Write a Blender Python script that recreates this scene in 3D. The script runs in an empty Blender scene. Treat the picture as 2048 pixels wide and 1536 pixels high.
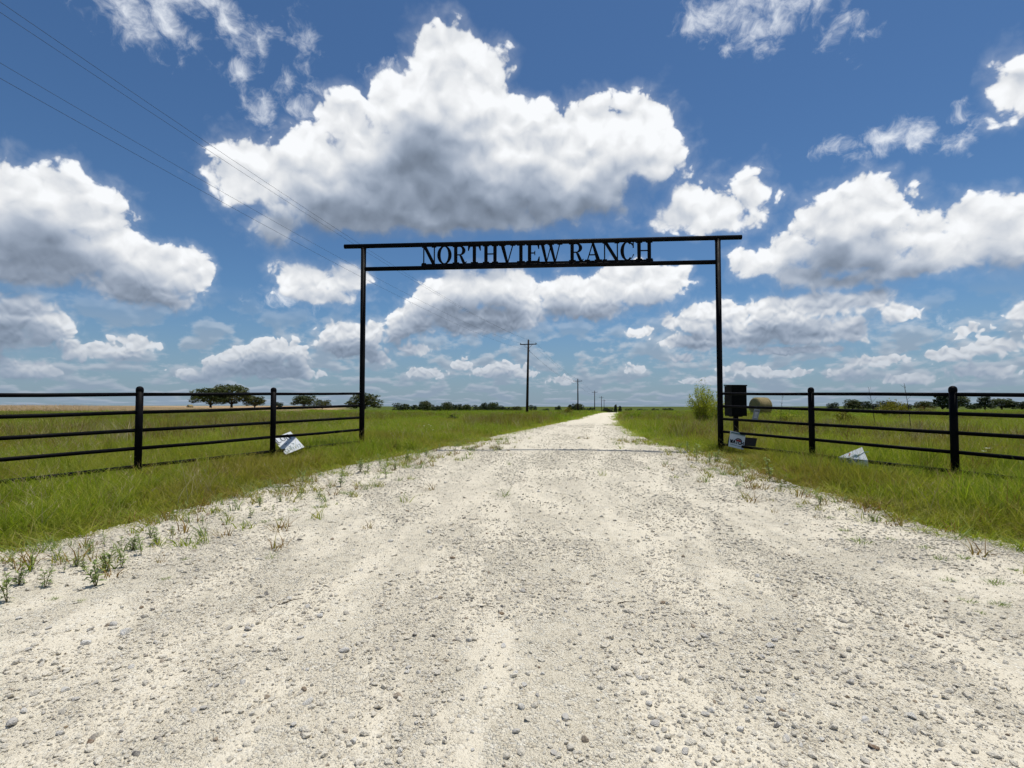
import bpy, bmesh, math, random
import numpy as np
from mathutils import Vector, Matrix, Euler

random.seed(7)
rng = np.random.default_rng(7)
scene = bpy.context.scene
COL = scene.collection
R = math.radians

# ---------------------------------------------------------------- camera
FPX, EYE = 1100.0, 1.42                 # focal length in photo pixels (2048 wide), eye height
PITCH = math.atan((811 - 768) / FPX)
cam_data = bpy.data.cameras.new('camera')
cam = bpy.data.objects.new('camera', cam_data)
COL.objects.link(cam)
cam_data.sensor_width = 36.0
cam_data.lens = 36.0 * FPX / 2048.0
cam_data.clip_start = 0.05
cam_data.clip_end = 12000
cam.location = (0, 0, EYE)
cam.rotation_euler = (R(90) + PITCH, 0, 0)
scene.camera = cam

def pix_dir(px, py):
    x, y, z = (px - 1024) / FPX, 1.0, (768 - py) / FPX
    c, s = math.cos(PITCH), math.sin(PITCH)
    return Vector((x, y * c - z * s, y * s + z * c))

def at_depth(px, py, Y):
    d = pix_dir(px, py)
    return Vector((d.x / d.y * Y, Y, EYE + d.z / d.y * Y))

def pix_ang(px, py):
    d = pix_dir(px, py).normalized()
    return math.atan2(d.x, d.y), math.asin(d.z)

# ---------------------------------------------------------------- render look
scene.render.engine = 'CYCLES'
scene.cycles.use_denoising = True
scene.cycles.use_adaptive_sampling = True
scene.cycles.adaptive_threshold = 0.02
scene.cycles.max_bounces = 6
scene.cycles.transparent_max_bounces = 12
scene.view_settings.view_transform = 'Standard'
scene.view_settings.look = 'None'
scene.view_settings.exposure = 0.0
scene.view_settings.gamma = 1.0
scene.view_settings.use_curve_mapping = False

# ---------------------------------------------------------------- node helpers
class NB:
    """small helper to write node graphs"""
    def __init__(self, tree):
        self.t = tree
    def node(self, kind, **kw):
        n = self.t.nodes.new(kind)
        for k, v in kw.items():
            setattr(n, k, v)
        return n
    def put(self, sock, v):
        if isinstance(v, bpy.types.NodeSocket):
            self.t.links.new(v, sock)
        elif v is not None:
            sock.default_value = v
    def m(self, op, a, b=None, c=None, clamp=False):
        n = self.node('ShaderNodeMath', operation=op, use_clamp=clamp)
        for i, v in enumerate((a, b, c)):
            if v is not None:
                self.put(n.inputs[i], v)
        return n.outputs[0]
    def v(self, op, a, b=None, c=None, scale=None):
        n = self.node('ShaderNodeVectorMath', operation=op)
        for i, x in enumerate((a, b, c)):
            if x is not None:
                self.put(n.inputs[i], x)
        if scale is not None:
            self.put(n.inputs['Scale'], scale)
        return n.outputs['Value'] if op in ('LENGTH', 'DOT_PRODUCT', 'DISTANCE') else n.outputs[0]
    def xyz(self, x, y, z=0.0):
        n = self.node('ShaderNodeCombineXYZ')
        for i, v in enumerate((x, y, z)):
            self.put(n.inputs[i], v)
        return n.outputs[0]
    def sep(self, v):
        n = self.node('ShaderNodeSeparateXYZ')
        self.put(n.inputs[0], v)
        return n.outputs
    def noise(self, vec, scale, detail=3.0, rough=0.5, lac=2.0, dist=0.0, kind='FBM', color=False, dim='3D'):
        n = self.node('ShaderNodeTexNoise', noise_dimensions=dim, noise_type=kind)
        self.put(n.inputs['Vector'], vec)
        for k, v in (('Scale', scale), ('Detail', detail), ('Roughness', rough), ('Lacunarity', lac), ('Distortion', dist)):
            self.put(n.inputs[k], v)
        return n.outputs['Color' if color else 'Fac']
    def voro(self, vec, scale, feature='F1', detail=0.0, rough=0.5, out='Distance', rand=1.0, dim='3D'):
        n = self.node('ShaderNodeTexVoronoi', feature=feature, voronoi_dimensions=dim)
        self.put(n.inputs['Vector'], vec)
        self.put(n.inputs['Scale'], scale)
        self.put(n.inputs['Randomness'], rand)
        if 'Detail' in n.inputs:
            self.put(n.inputs['Detail'], detail)
            self.put(n.inputs['Roughness'], rough)
        return n.outputs[out]
    def ss(self, x, lo, hi, a=0.0, b=1.0, kind='SMOOTHSTEP'):
        n = self.node('ShaderNodeMapRange', interpolation_type=kind)
        for i, v in enumerate((x, lo, hi, a, b)):
            self.put(n.inputs[i], v)
        return n.outputs[0]
    def mix(self, f, a, b, blend='MIX'):
        n = self.node('ShaderNodeMix', data_type='RGBA', blend_type=blend)
        self.put(n.inputs[0], f)
        self.put(n.inputs[6], a)
        self.put(n.inputs[7], b)
        return n.outputs[2]
    def mixf(self, f, a, b):
        n = self.node('ShaderNodeMix', data_type='FLOAT')
        self.put(n.inputs[0], f)
        self.put(n.inputs[2], a)
        self.put(n.inputs[3], b)
        return n.outputs[0]

def rgb(r, g, b):
    return (r, g, b, 1.0)
# ---------------------------------------------------------------- sun and sky
SUN_EL, SUN_AZ = R(76), R(52)            # azimuth measured from +Y (view direction) towards +X
sun_data = bpy.data.lights.new('sun', 'SUN')
sun_data.energy = 4.3
sun_data.angle = R(0.53)
sun_data.color = (1.0, 0.955, 0.87)
sun = bpy.data.objects.new('sun', sun_data)
COL.objects.link(sun)
sdir = Vector((math.sin(SUN_AZ) * math.cos(SUN_EL), math.cos(SUN_AZ) * math.cos(SUN_EL), math.sin(SUN_EL)))
sun.rotation_euler = sdir.to_track_quat('Z', 'Y').to_euler()
sun.location = sdir * 60

# cumulus puffs: centre x, y and half-axes in photo pixels, turned into azimuth / elevation below
PUFFS = [
    # the tall heap over the gate
    (902,146,86,76),(852,118,36,48),(962,176,50,66),(900,260,148,128),(790,212,52,58),(680,242,58,52),(622,288,68,50),
    (535,332,78,46),(478,362,54,40),(600,372,128,66),(760,362,168,104),(960,352,188,116),(1080,292,88,76),(1170,262,60,54),
    (1290,266,66,70),(1232,302,88,66),(1322,322,44,44),(1130,382,138,74),(1242,410,36,24),(900,432,262,42),(700,432,148,40),
    (566,458,56,34),
    # heap at the west edge
    (60,422,88,68),(142,424,98,66),(-20,430,90,84),(222,482,76,56),(120,502,158,64),(302,532,76,50),(372,552,56,44),
    (282,578,108,34),(342,602,48,22),(20,540,150,30),
    (40,622,72,40),(92,652,56,40),(-10,660,80,46),(160,702,46,20),(230,706,56,15),(276,686,42,15),(60,742,78,18),(-40,720,70,20),
    (542,706,56,28),(592,716,26,32),(482,722,52,26),(440,737,46,20),(390,752,46,14),(560,745,88,17),
    (680,672,42,27),(736,677,36,29),(692,692,56,24),(756,716,26,14),(716,702,46,16),
    (622,552,60,30),(692,562,46,30),(642,592,76,15),(590,562,26,20),
    (930,582,66,44),(1010,582,66,46),(880,612,56,40),(832,642,46,33),(800,662,24,30),(962,642,106,32),(1050,622,42,40),(822,700,40,11),
    (1140,582,56,40),(1230,572,76,36),(1312,562,56,30),(1182,612,66,32),(1120,602,42,36),(1282,592,56,22),
    (1376,387,38,34),(1430,422,66,37),(1496,397,31,36),(1500,440,28,26),(1352,432,44,22),(1440,450,56,17),
    (1725,402,42,42),(1690,432,56,52),(1770,432,42,42),(1642,462,56,46),(1582,502,56,40),(1522,532,42,24),(1492,522,18,16),
    (1700,502,118,50),(1602,552,60,24),(1852,462,56,40),(1922,442,56,37),(2000,442,62,40),(1902,502,118,38),(2030,500,80,38),
    (1800,540,118,22),(1682,562,92,16),(2110,470,80,60),
    (1396,642,50,32),(1452,632,46,27),(1342,642,26,17),(1552,627,66,35),(1642,607,70,27),(1732,602,56,23),(1792,627,40,19),
    (1692,662,50,29),(1602,662,86,29),(1502,672,76,24),(1402,682,76,19),(1582,700,104,10),(1282,666,24,11),
    (2042,632,22,22),(1942,662,26,11),(1992,692,46,17),(1902,712,56,13),(1752,722,56,12),(1962,742,66,14),(1822,757,56,12),
    (1692,747,36,11),(1562,747,56,9),(1482,737,36,10),(1422,762,46,8),(1272,737,18,9),(1370,717,32,9),
    (922,732,20,11),(1012,737,34,14),(972,747,22,10),(852,747,36,10),(1042,747,24,10),(1122,762,18,8),
    (2044,177,32,38),(2085,182,50,52),
]
# thin torn scraps
WISPS = [
    (282,28,84,52),(236,16,40,34),(332,52,34,40),(360,-20,90,30),(410,12,24,24),(452,54,34,20),(506,76,28,22),(482,88,24,18),
    (516,106,14,14),(470,140,12,8),(612,86,18,30),(580,74,16,8),(524,212,16,28),(576,176,12,18),(592,214,24,12),(616,200,14,14),
    (1480,22,112,42),(1532,52,60,34),(1604,8,60,22),(1706,32,22,34),(1690,72,22,12),
    (1770,272,70,20),(1852,262,64,22),(1720,287,36,10),(1900,272,30,13),(1764,300,30,10),
    (770,130,12,8),(560,600,30,10),(1650,645,30,8),(1880,650,20,8),
]

world = bpy.data.worlds.new('World')
scene.world = world
world.use_nodes = True
wt = world.node_tree
wt.nodes.clear()
world.cycles.sampling_method = 'MANUAL'
world.cycles.sample_map_resolution = 256
W = NB(wt)

def ang_blob(b):
    px, py, rx, ry = b
    u, v = pix_ang(px, py)
    ux, _ = pix_ang(px + 1, py)
    _, vy = pix_ang(px, py - 1)
    return u, v, rx * abs(ux - u), ry * abs(vy - v)

def blob_group(name, blobs, k0, k1, taps=3):
    """node group: smooth union of ellipses, read at up to three places; the value is roughly the angular depth inside the union (radians)"""
    g = bpy.data.node_groups.new(name, 'ShaderNodeTree')
    for i, (nm, io, ty) in enumerate((('uv0', 'INPUT', 'NodeSocketVector'), ('uv1', 'INPUT', 'NodeSocketVector'),
                                      ('uv2', 'INPUT', 'NodeSocketVector'), ('F0', 'OUTPUT', 'NodeSocketFloat'),
                                      ('F1', 'OUTPUT', 'NodeSocketFloat'), ('F2', 'OUTPUT', 'NodeSocketFloat'))):
        g.interface.new_socket(nm, in_out=io, socket_type=ty)
    nb = NB(g)
    gi, go = nb.node('NodeGroupInput'), nb.node('NodeGroupOutput')
    for j, k in ((0, k0), (1, k1), (2, k1))[:taps]:
        acc = None
        for b in blobs:
            if j and b[3] < (0.105 if j == 2 else 0.075) * (811 - b[1]):
                continue                         # small edge puffs cast no shade of their own
            u, v, ru, rv = ang_blob(b)
            q = nb.v('MULTIPLY_ADD', gi.outputs[j], (1 / ru, 1 / rv, 0), (-u / ru, -v / rv, 0))
            r = math.sqrt(ru * rv)
            f = nb.m('MULTIPLY_ADD', nb.v('LENGTH', q), -r, r)
            acc = f if acc is None else nb.m('SMOOTH_MAX', acc, f, k)
        nb.put(go.inputs[j], acc if acc is not None else -0.3)
    return g

def in_tile(b, t):
    u, v, ru, rv = ang_blob(b)
    mu, mv = 0.10, 0.10
    return u + ru > t[0] - mu and u - ru < t[1] + mu and v + rv > t[2] - 0.06 and v - rv < t[3] + mv + 0.05

tc = W.node('ShaderNodeTexCoord')
DIR = W.v('NORMALIZE', tc.outputs['Generated'])
dx, dy, dz = W.sep(DIR)
az = W.m('ARCTAN2', dx, dy)
el = W.m('ARCSINE', dz)
sky = W.node('ShaderNodeTexSky', sky_type='NISHITA', sun_disc=False)
sky.sun_elevation = SUN_EL
sky.sun_rotation = SUN_AZ
sky.altitude = 100
sky.air_density = 1.0
sky.dust_density = 0.3
sky.ozone_density = 1.2
SKY = sky.outputs[0]
SKY_STRENGTH = 0.068
SKY_TINT = (0.64, 0.93, 1.20)

elc = W.m('MAXIMUM', el, 0.0)
# flat conformal map of the sky dome (zenith in the middle, horizon a unit circle)
DOME = W.v('SCALE', W.xyz(dx, dy, 0.0), scale=W.m('DIVIDE', 1.0, W.m('ADD', 1.0, W.m('MAXIMUM', dz, -0.1))))
UP = W.v('NORMALIZE', W.v('SCALE', W.xyz(dx, dy, 0.0), scale=-1.0))
# cloud features get smaller towards the horizon, as distance grows
near = W.ss(elc, 0.02, 0.42, 0.26, 1.0)
lowf = W.ss(elc, 0.06, 0.27)
def wob(scale, amount, detail=2.0):
    n = W.v('SUBTRACT', W.noise(DOME, scale, detail, 0.5, color=True, dim='2D'), (0.5, 0.5, 0.5))
    return W.v('SCALE', n, scale=amount)
warp = W.v('MULTIPLY', W.v('ADD', wob(14.0, 0.55), wob(45.0, 0.42)), (0.055, 0.040, 0.0))
warp = W.v('SCALE', warp, scale=near)
uv0 = W.v('ADD', W.xyz(az, el), warp)
shift = W.m('MULTIPLY_ADD', elc, 0.17, 0.006)
uv1 = W.v('ADD', uv0, W.xyz(W.m('MULTIPLY', shift, 0.15), W.m('MULTIPLY', shift, 0.55)))
uv2 = W.v('ADD', uv0, W.xyz(W.m('MULTIPLY', shift, 0.40), W.m('MULTIPLY', shift, 1.55)))
wd = W.v('ADD', DOME, wob(32.0, 0.022))
def coarse(p):
    hi = W.m('ADD', W.m('MULTIPLY_ADD', W.voro(p, 19.0, 'SMOOTH_F1', dim='2D'), -1.0, 0.52),
             W.m('MULTIPLY_ADD', W.voro(p, 46.0, 'SMOOTH_F1', dim='2D'), -0.62, 0.32))
    lo = W.m('ADD', W.m('MULTIPLY_ADD', W.voro(p, 62.0, 'SMOOTH_F1', dim='2D'), -1.1, 0.56),
             W.m('MULTIPLY_ADD', W.voro(p, 130.0, 'SMOOTH_F1', dim='2D'), -0.6, 0.30))
    return W.mixf(lowf, lo, hi)
B0 = coarse(wd)
B1 = coarse(W.v('ADD', wd, W.v('SCALE', UP, scale=W.m('MULTIPLY', near, 0.014))))
fine = W.voro(wd, 105.0, 'F1', 1.0, 0.6, dim='2D')
fn = W.noise(DOME, 95.0, 4.0, 0.62, dim='2D')
FINE = W.m('ADD', W.m('MULTIPLY_ADD', fine, -0.45, 0.22), W.m('MULTIPLY_ADD', fn, 0.7, -0.35))
amp = W.m('MULTIPLY', near, 0.052)
amp2 = W.m('MULTIPLY', near, 0.020)
rel0 = W.m('SUBTRACT', B0, B1)
wn = W.noise(wd, 32.0, 6.0, 0.64, dim='2D')
soft = W.noise(DOME, 11.0, 2.0, 0.45, dim='2D')
hv = W.xyz(W.m('MULTIPLY', az, 11.0), W.m('MULTIPLY', W.m('SQRT', elc), 13.0), 0.0)
hn = W.noise(hv, 1.55, 4.0, 0.52, dim='2D')
hn2 = W.noise(W.v('ADD', hv, (0.02, 0.16, 0.0)), 1.55, 2.0, 0.60, dim='2D')
hmask = W.m('MULTIPLY', W.ss(hn, 0.43, 0.60), W.m('MULTIPLY', W.ss(elc, 0.20, 0.06), 0.80))
hcol = W.mix(W.ss(hn2, 0.42, 0.66), rgb(0.70, 0.74, 0.79), rgb(0.34, 0.41, 0.50))
BLUE = W.v('MULTIPLY', W.v('SCALE', SKY, scale=SKY_STRENGTH), SKY_TINT)
BASE = W.mix(hmask, BLUE, hcol)
air = W.ss(elc, -0.02, 0.19, 0.74, 0.0)

def cloud_sky(F0, F1, F2, FW):
    D = W.m('MULTIPLY_ADD', B0, amp, F0)
    D = W.m('MULTIPLY_ADD', FINE, amp2, D)
    D = W.m('MULTIPLY_ADD', near, 0.003, D)
    wobble = W.m('MULTIPLY_ADD', W.m('SUBTRACT', soft, 0.5), W.m('MULTIPLY', near, 0.065), W.m('MULTIPLY', B1, W.m('MULTIPLY', amp, 0.22)))
    d1 = W.ss(W.m('ADD', F1, wobble), W.m('MULTIPLY', near, -0.030), W.m('MULTIPLY', near, 0.060))
    d2 = W.ss(W.m('ADD', F2, wobble), W.m('MULTIPLY', near, -0.070), W.m('MULTIPLY', near, 0.060))
    dark = W.m('ADD', W.m('MULTIPLY', d1, 0.36), W.m('MULTIPLY', d2, 0.64))
    edge = W.m('MULTIPLY', near, W.m('MULTIPLY_ADD', dark, 0.036, 0.012))
    mask = W.m('MAXIMUM', W.ss(D, 0.0, edge), W.m('MULTIPLY', W.ss(D, W.m('MULTIPLY', near, -0.026), W.m('MULTIPLY', near, 0.03)), 0.26))
    lum = W.m('MULTIPLY_ADD', W.m('POWER', dark, 1.45), -0.60, 0.90)
    lum = W.m('MULTIPLY_ADD', rel0, W.m('MULTIPLY_ADD', dark, -0.40, 0.56), lum)
    lum = W.m('MULTIPLY_ADD', FINE, W.m('MULTIPLY_ADD', dark, -0.09, 0.12), lum)
    lum = W.m('MINIMUM', W.m('MAXIMUM', lum, 0.10), 0.97)
    tint = W.mix(W.ss(lum, 0.20, 0.9), rgb(0.76, 0.94, 1.24), rgb(0.98, 1.0, 1.025))
    col = BASE
    if FW is not None:
        wm = W.m('MULTIPLY_ADD', W.m('SUBTRACT', wn, 0.50), 0.14, W.m('MINIMUM', FW, 0.02))
        col = W.mix(W.m('MULTIPLY', W.ss(wm, -0.016, 0.05), 0.92), col, rgb(0.84, 0.88, 0.94))
    col = W.mix(mask, col, W.v('SCALE', tint, scale=lum))
    col = W.mix(air, col, rgb(0.235, 0.315, 0.425))
    bg = W.node('ShaderNodeBackground')
    W.put(bg.inputs[0], col)
    return bg.outputs[0]

def tile_shader(t):
    g = W.node('ShaderNodeGroup', node_tree=blob_group('puffs', [b for b in PUFFS if in_tile(b, t)], 0.017, 0.016))
    W.put(g.inputs[0], uv0); W.put(g.inputs[1], uv1); W.put(g.inputs[2], uv2)
    wl = [b for b in WISPS if in_tile(b, t)]
    FW = None
    if wl:
        gw = W.node('ShaderNodeGroup', node_tree=blob_group('scraps', wl, 0.01, 0.01, 1))
        W.put(gw.inputs[0], uv0)
        FW = gw.outputs[0]
    return cloud_sky(g.outputs[0], g.outputs[1], g.outputs[2], FW)

def split(t, n, axis):
    """binary tree of tiles so that only the puffs near a direction are evaluated"""
    if n == 0:
        return tile_shader(t)
    lo, hi = (0, 1) if axis == 0 else (2, 3)
    mid = 0.5 * (t[lo] + t[hi]) if axis == 0 else 0.20
    a, b = list(t), list(t)
    a[hi] = b[lo] = mid
    nxt = 0
    ms = W.node('ShaderNodeMixShader')
    W.put(ms.inputs[0], W.m('GREATER_THAN', az if axis == 0 else el, mid))
    W.put(ms.inputs[1], split(a, n - 1, nxt))
    W.put(ms.inputs[2], split(b, n - 1, nxt))
    return ms.outputs[0]

# all round and overhead the same broken cumulus goes on
inv = W.m('DIVIDE', 1.0, W.m('MAXIMUM', dz, 0.06))
pl = W.v('SCALE', DIR, scale=inv)
G0 = W.m('MULTIPLY', W.m('SUBTRACT', W.noise(pl, 0.55, 2.0, 0.5), 0.57), 0.9)
G1 = W.m('MULTIPLY', W.m('SUBTRACT', W.noise(W.v('ADD', pl, (0.1, 0.1, 0.0)), 0.55, 2.0, 0.5), 0.60), 0.7)
mixs = W.node('ShaderNodeMixShader')
W.put(mixs.inputs[0], W.m('MULTIPLY', W.m('LESS_THAN', W.m('ABSOLUTE', az), 0.90), W.m('LESS_THAN', el, 0.70)))
W.put(mixs.inputs[1], cloud_sky(G0, G1, G1, None))
W.put(mixs.inputs[2], split((-0.90, 0.90, 0.0, 0.70), 3, 2))
wout = W.node('ShaderNodeOutputWorld')
wt.links.new(mixs.outputs[0], wout.inputs[0])
# ---------------------------------------------------------------- general helpers
def smooth(a, b, x):
    t = np.clip((np.asarray(x, float) - a) / (b - a), 0, 1)
    return t * t * (3 - 2 * t)

def vnoise(x, y, seed=0):
    """cheap smooth value noise in numpy, 0..1"""
    x = np.asarray(x, float); y = np.asarray(y, float)
    xi, yi = np.floor(x).astype(np.int64), np.floor(y).astype(np.int64)
    fx, fy = x - xi, y - yi
    fx, fy = fx * fx * (3 - 2 * fx), fy * fy * (3 - 2 * fy)
    def h(i, j):
        n = (i * 374761393 + j * 668265263 + seed * 1442695041) & 0x7fffffff
        n = ((n ^ (n >> 13)) * 1274126177) & 0x7fffffff
        return ((n ^ (n >> 16)) & 0xffff) / 65535.0
    return (h(xi, yi) * (1 - fx) + h(xi + 1, yi) * fx) * (1 - fy) + (h(xi, yi + 1) * (1 - fx) + h(xi + 1, yi + 1) * fx) * fy

def fbm(x, y, seed=0, oct=3):
    s, a, t = 0, 0.5, 0
    for k in range(oct):
        s = s + a * vnoise(np.asarray(x) * 2 ** k, np.asarray(y) * 2 ** k, seed + k); t += a; a *= 0.5
    return s / t

def tag(o, label=None, cat=None, group=None, kind=None):
    if label: o['label'] = label
    if cat: o['category'] = cat
    if group: o['group'] = group
    if kind: o['kind'] = kind
    return o

def mesh_obj(name, verts, faces, mat=None, parent=None, smooth_shade=False):
    me = bpy.data.meshes.new(name)
    me.from_pydata([tuple(v) for v in verts], [], [tuple(f) for f in faces])
    if smooth_shade:
        me.polygons.foreach_set('use_smooth', [True] * len(me.polygons))
    me.update()
    o = bpy.data.objects.new(name, me)
    COL.objects.link(o)
    if mat: me.materials.append(mat)
    if parent: o.parent = parent
    return o

def bm_obj(name, bm, mat=None, parent=None, smooth_shade=False):
    me = bpy.data.meshes.new(name)
    bm.normal_update()
    bm.to_mesh(me); bm.free()
    if smooth_shade:
        me.polygons.foreach_set('use_smooth', [True] * len(me.polygons))
    o = bpy.data.objects.new(name, me)
    COL.objects.link(o)
    if mat: me.materials.append(mat)
    if parent: o.parent = parent
    return o

def empty(name, loc, rz=0.0):
    o = bpy.data.objects.new(name, None)
    o.empty_display_size = 0.2
    COL.objects.link(o)
    o.location = loc
    o.rotation_euler = (0, 0, rz)
    return o

def ground_z(x, y):
    x = np.asarray(x, float); y = np.asarray(y, float)
    z = 0.0245 * np.clip(y, -2, 14)
    z = z + (0.10 - 0.343) * smooth(13, 60, y)
    side = smooth(-0.42, -0.12, x / np.maximum(np.abs(y), 1))
    rise = smooth(0.42, 0.70, x / np.maximum(np.abs(y), 1))
    drop = -0.021 * np.clip(y - 92, 0, 420) * smooth(92, 125, y)
    z = z + drop * side * (1 - 0.75 * rise)
    z = z + 0.10 * (fbm(x * 0.12, y * 0.12, 5) - 0.5) * smooth(15, 30, y)
    z = z + 0.05 * (fbm(x * 0.7, y * 0.7, 9) - 0.5) * smooth(0.0, 8, np.abs(x - 0.4))
    z = z + 0.28 * np.exp(-((x - 25.4) ** 2 + (y - 57) ** 2) / 70.0)
    return z

def on_ground(px, py):
    d = pix_dir(px, py)
    t = 1.0
    for _ in range(400):
        p = d * t
        g = float(ground_z(p.x, p.y))
        h = EYE + p.z - g
        if h < 0.002: break
        t += max(0.01, h * 0.6 / max(0.05, -d.z + 0.03))
        if p.y > 3000: break
    return Vector((p.x, p.y, g))

# ---------------------------------------------------------------- the gravel road
LEFT_PX = [(0, 1112), (130, 1084), (250, 1054), (380, 1020), (500, 988), (600, 958), (700, 934), (860, 903), (960, 881), (1100, 850), (1190, 828)]
RIGHT_PX = [(2048, 1099), (1929, 1074), (1844, 1054), (1786, 1031), (1724, 1010), (1642, 986), (1587, 973), (1529, 950), (1451, 917), (1370, 899), (1330, 892), (1290, 878), (1240, 850), (1238, 828)]
def edge(pts, before, after):
    w = [tuple(on_ground(*p)[:2]) for p in pts]
    w = before + sorted([(p[1], p[0]) for p in w]) + after
    return np.array([a for a, b in w]), np.array([b for a, b in w])
ly, lx = edge(LEFT_PX, [(-40, -60), (-6, -24), (0, -9.5)], [(130, 23.0), (240, 47.0)])
ry, rx = edge(RIGHT_PX, [(-40, 60), (-6, 24), (0, 9.5)], [(130, 28.5), (240, 52.5)])
def road_left(y): return np.interp(y, ly, lx)
def road_right(y): return np.interp(y, ry, rx)
def road_s(x, y):
    """signed distance-like value: > 0 inside the road"""
    x = np.asarray(x, float)
    return np.minimum(x - road_left(y), road_right(y) - x)

def road_z(x, y):
    s = road_s(x, y)
    half = 0.5 * (road_right(y) - road_left(y))
    crown = 0.035 * smooth(0, 1, np.clip(s / np.maximum(half, 0.1), 0, 1)) * smooth(6, 13, y)
    rut = 0.018 * (fbm(np.asarray(x) * 2.4, np.asarray(y) * 0.35, 21) - 0.5) + 0.012 * (fbm(np.asarray(x) * 5, np.asarray(y) * 3, 33) - 0.5)
    lip = 0.010 + 0.030 * smooth(-0.3, 0.25, s) - 0.16 * smooth(0.02, -0.30, s)
    return ground_z(x, y) + crown + rut * smooth(-0.3, 0.4, s) + lip

# materials of the ground
def new_mat(name):
    m = bpy.data.materials.new(name)
    m.use_nodes = True
    m.node_tree.nodes.clear()
    nb = NB(m.node_tree)
    out = nb.node('ShaderNodeOutputMaterial')
    bs = nb.node('ShaderNodeBsdfPrincipled')
    m.node_tree.links.new(bs.outputs[0], out.inputs[0])
    bs.inputs['Specular IOR Level'].default_value = 0.25
    return m, nb, bs, out

def ramp(nb, fac, stops, interp='LINEAR'):
    n = nb.node('ShaderNodeValToRGB')
    cr = n.color_ramp
    cr.interpolation = interp
    while len(cr.elements) < len(stops):
        cr.elements.new(0.5)
    for e, (p, c) in zip(cr.elements, stops):
        e.position = p
        e.color = (*c, 1)
    nb.put(n.inputs[0], fac)
    return n.outputs[0]

def bump(nb, h, strength, dist, normal=None):
    n = nb.node('ShaderNodeBump')
    nb.put(n.inputs['Height'], h)
    n.inputs['Strength'].default_value = strength
    n.inputs['Distance'].default_value = dist
    if normal is not None: nb.put(n.inputs['Normal'], normal)
    return n.outputs[0]

def mat_road():
    m, nb, bs, out = new_mat('crushed_limestone')
    p = nb.node('ShaderNodeNewGeometry').outputs['Position']
    px_, py_, pz_ = nb.sep(p)
    flat = nb.xyz(px_, py_, 0.0)
    cell = nb.voro(flat, 62.0, 'F1', dim='2D', out='Color')
    cd = nb.voro(flat, 62.0, 'F1', dim='2D')
    cell2 = nb.voro(flat, 150.0, 'F1', dim='2D', out='Color')
    cd2 = nb.voro(flat, 150.0, 'F1', dim='2D')
    r1 = nb.sep(cell)[0]
    r2 = nb.sep(cell2)[1]
    stone = ramp(nb, r1, [(0.0, (0.367, 0.328, 0.259)), (0.08, (0.592, 0.527, 0.407)), (0.45, (0.734, 0.677, 0.541)), (0.8, (0.796, 0.741, 0.615)), (1.0, (0.836, 0.796, 0.684))])
    grit = ramp(nb, r2, [(0.0, (0.469, 0.418, 0.315)), (0.25, (0.673, 0.612, 0.481)), (1.0, (0.785, 0.721, 0.583))])
    dust = nb.mix(nb.noise(flat, 40.0, 4.0, 0.6, dim='2D'), rgb(0.56, 0.51, 0.41), rgb(0.69, 0.64, 0.535))
    # patches of swept dust, drawn out along the way of travel
    str_ = nb.v('MULTIPLY', flat, (1.0, 0.40, 1.0))
    patch = nb.ss(nb.noise(str_, 2.0, 6.0, 0.66, dim='2D'), 0.40, 0.62)
    trk = nb.node('ShaderNodeAttribute', attribute_name='track').outputs['Fac']
    patch = nb.m('MAXIMUM', patch, nb.m('MULTIPLY', trk, nb.ss(nb.noise(flat, 3.0, 4.0, 0.6, dim='2D'), 0.30, 0.55, 0.3, 1.0)))
    loose = nb.ss(nb.noise(flat, 9.0, 4.0, 0.65, dim='2D'), 0.38, 0.58)
    g = nb.mix(loose, grit, stone)
    c = nb.mix(nb.m('MULTIPLY', patch, 0.35), g, dust)
    big = nb.noise(flat, 0.35, 3.0, 0.5, dim='2D')
    c = nb.mix(nb.ss(big, 0.35, 0.7, 0.0, 0.22), c, rgb(0.62, 0.56, 0.45))
    nb.put(bs.inputs['Base Color'], c)
    bs.inputs['Roughness'].default_value = 0.95
    bs.inputs['Specular IOR Level'].default_value = 0.1
    h = nb.m('ADD', nb.m('MULTIPLY', nb.m('SUBTRACT', 0.5, cd), nb.m('MULTIPLY_ADD', loose, 0.8, 0.25)), nb.m('MULTIPLY', nb.m('SUBTRACT', 0.5, cd2), 0.35))
    h = nb.m('MULTIPLY', h, nb.m('MULTIPLY_ADD', patch, -0.55, 1.0))
    nb.put(bs.inputs['Normal'], bump(nb, h, 1.0, 0.022))
    return m

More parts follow.
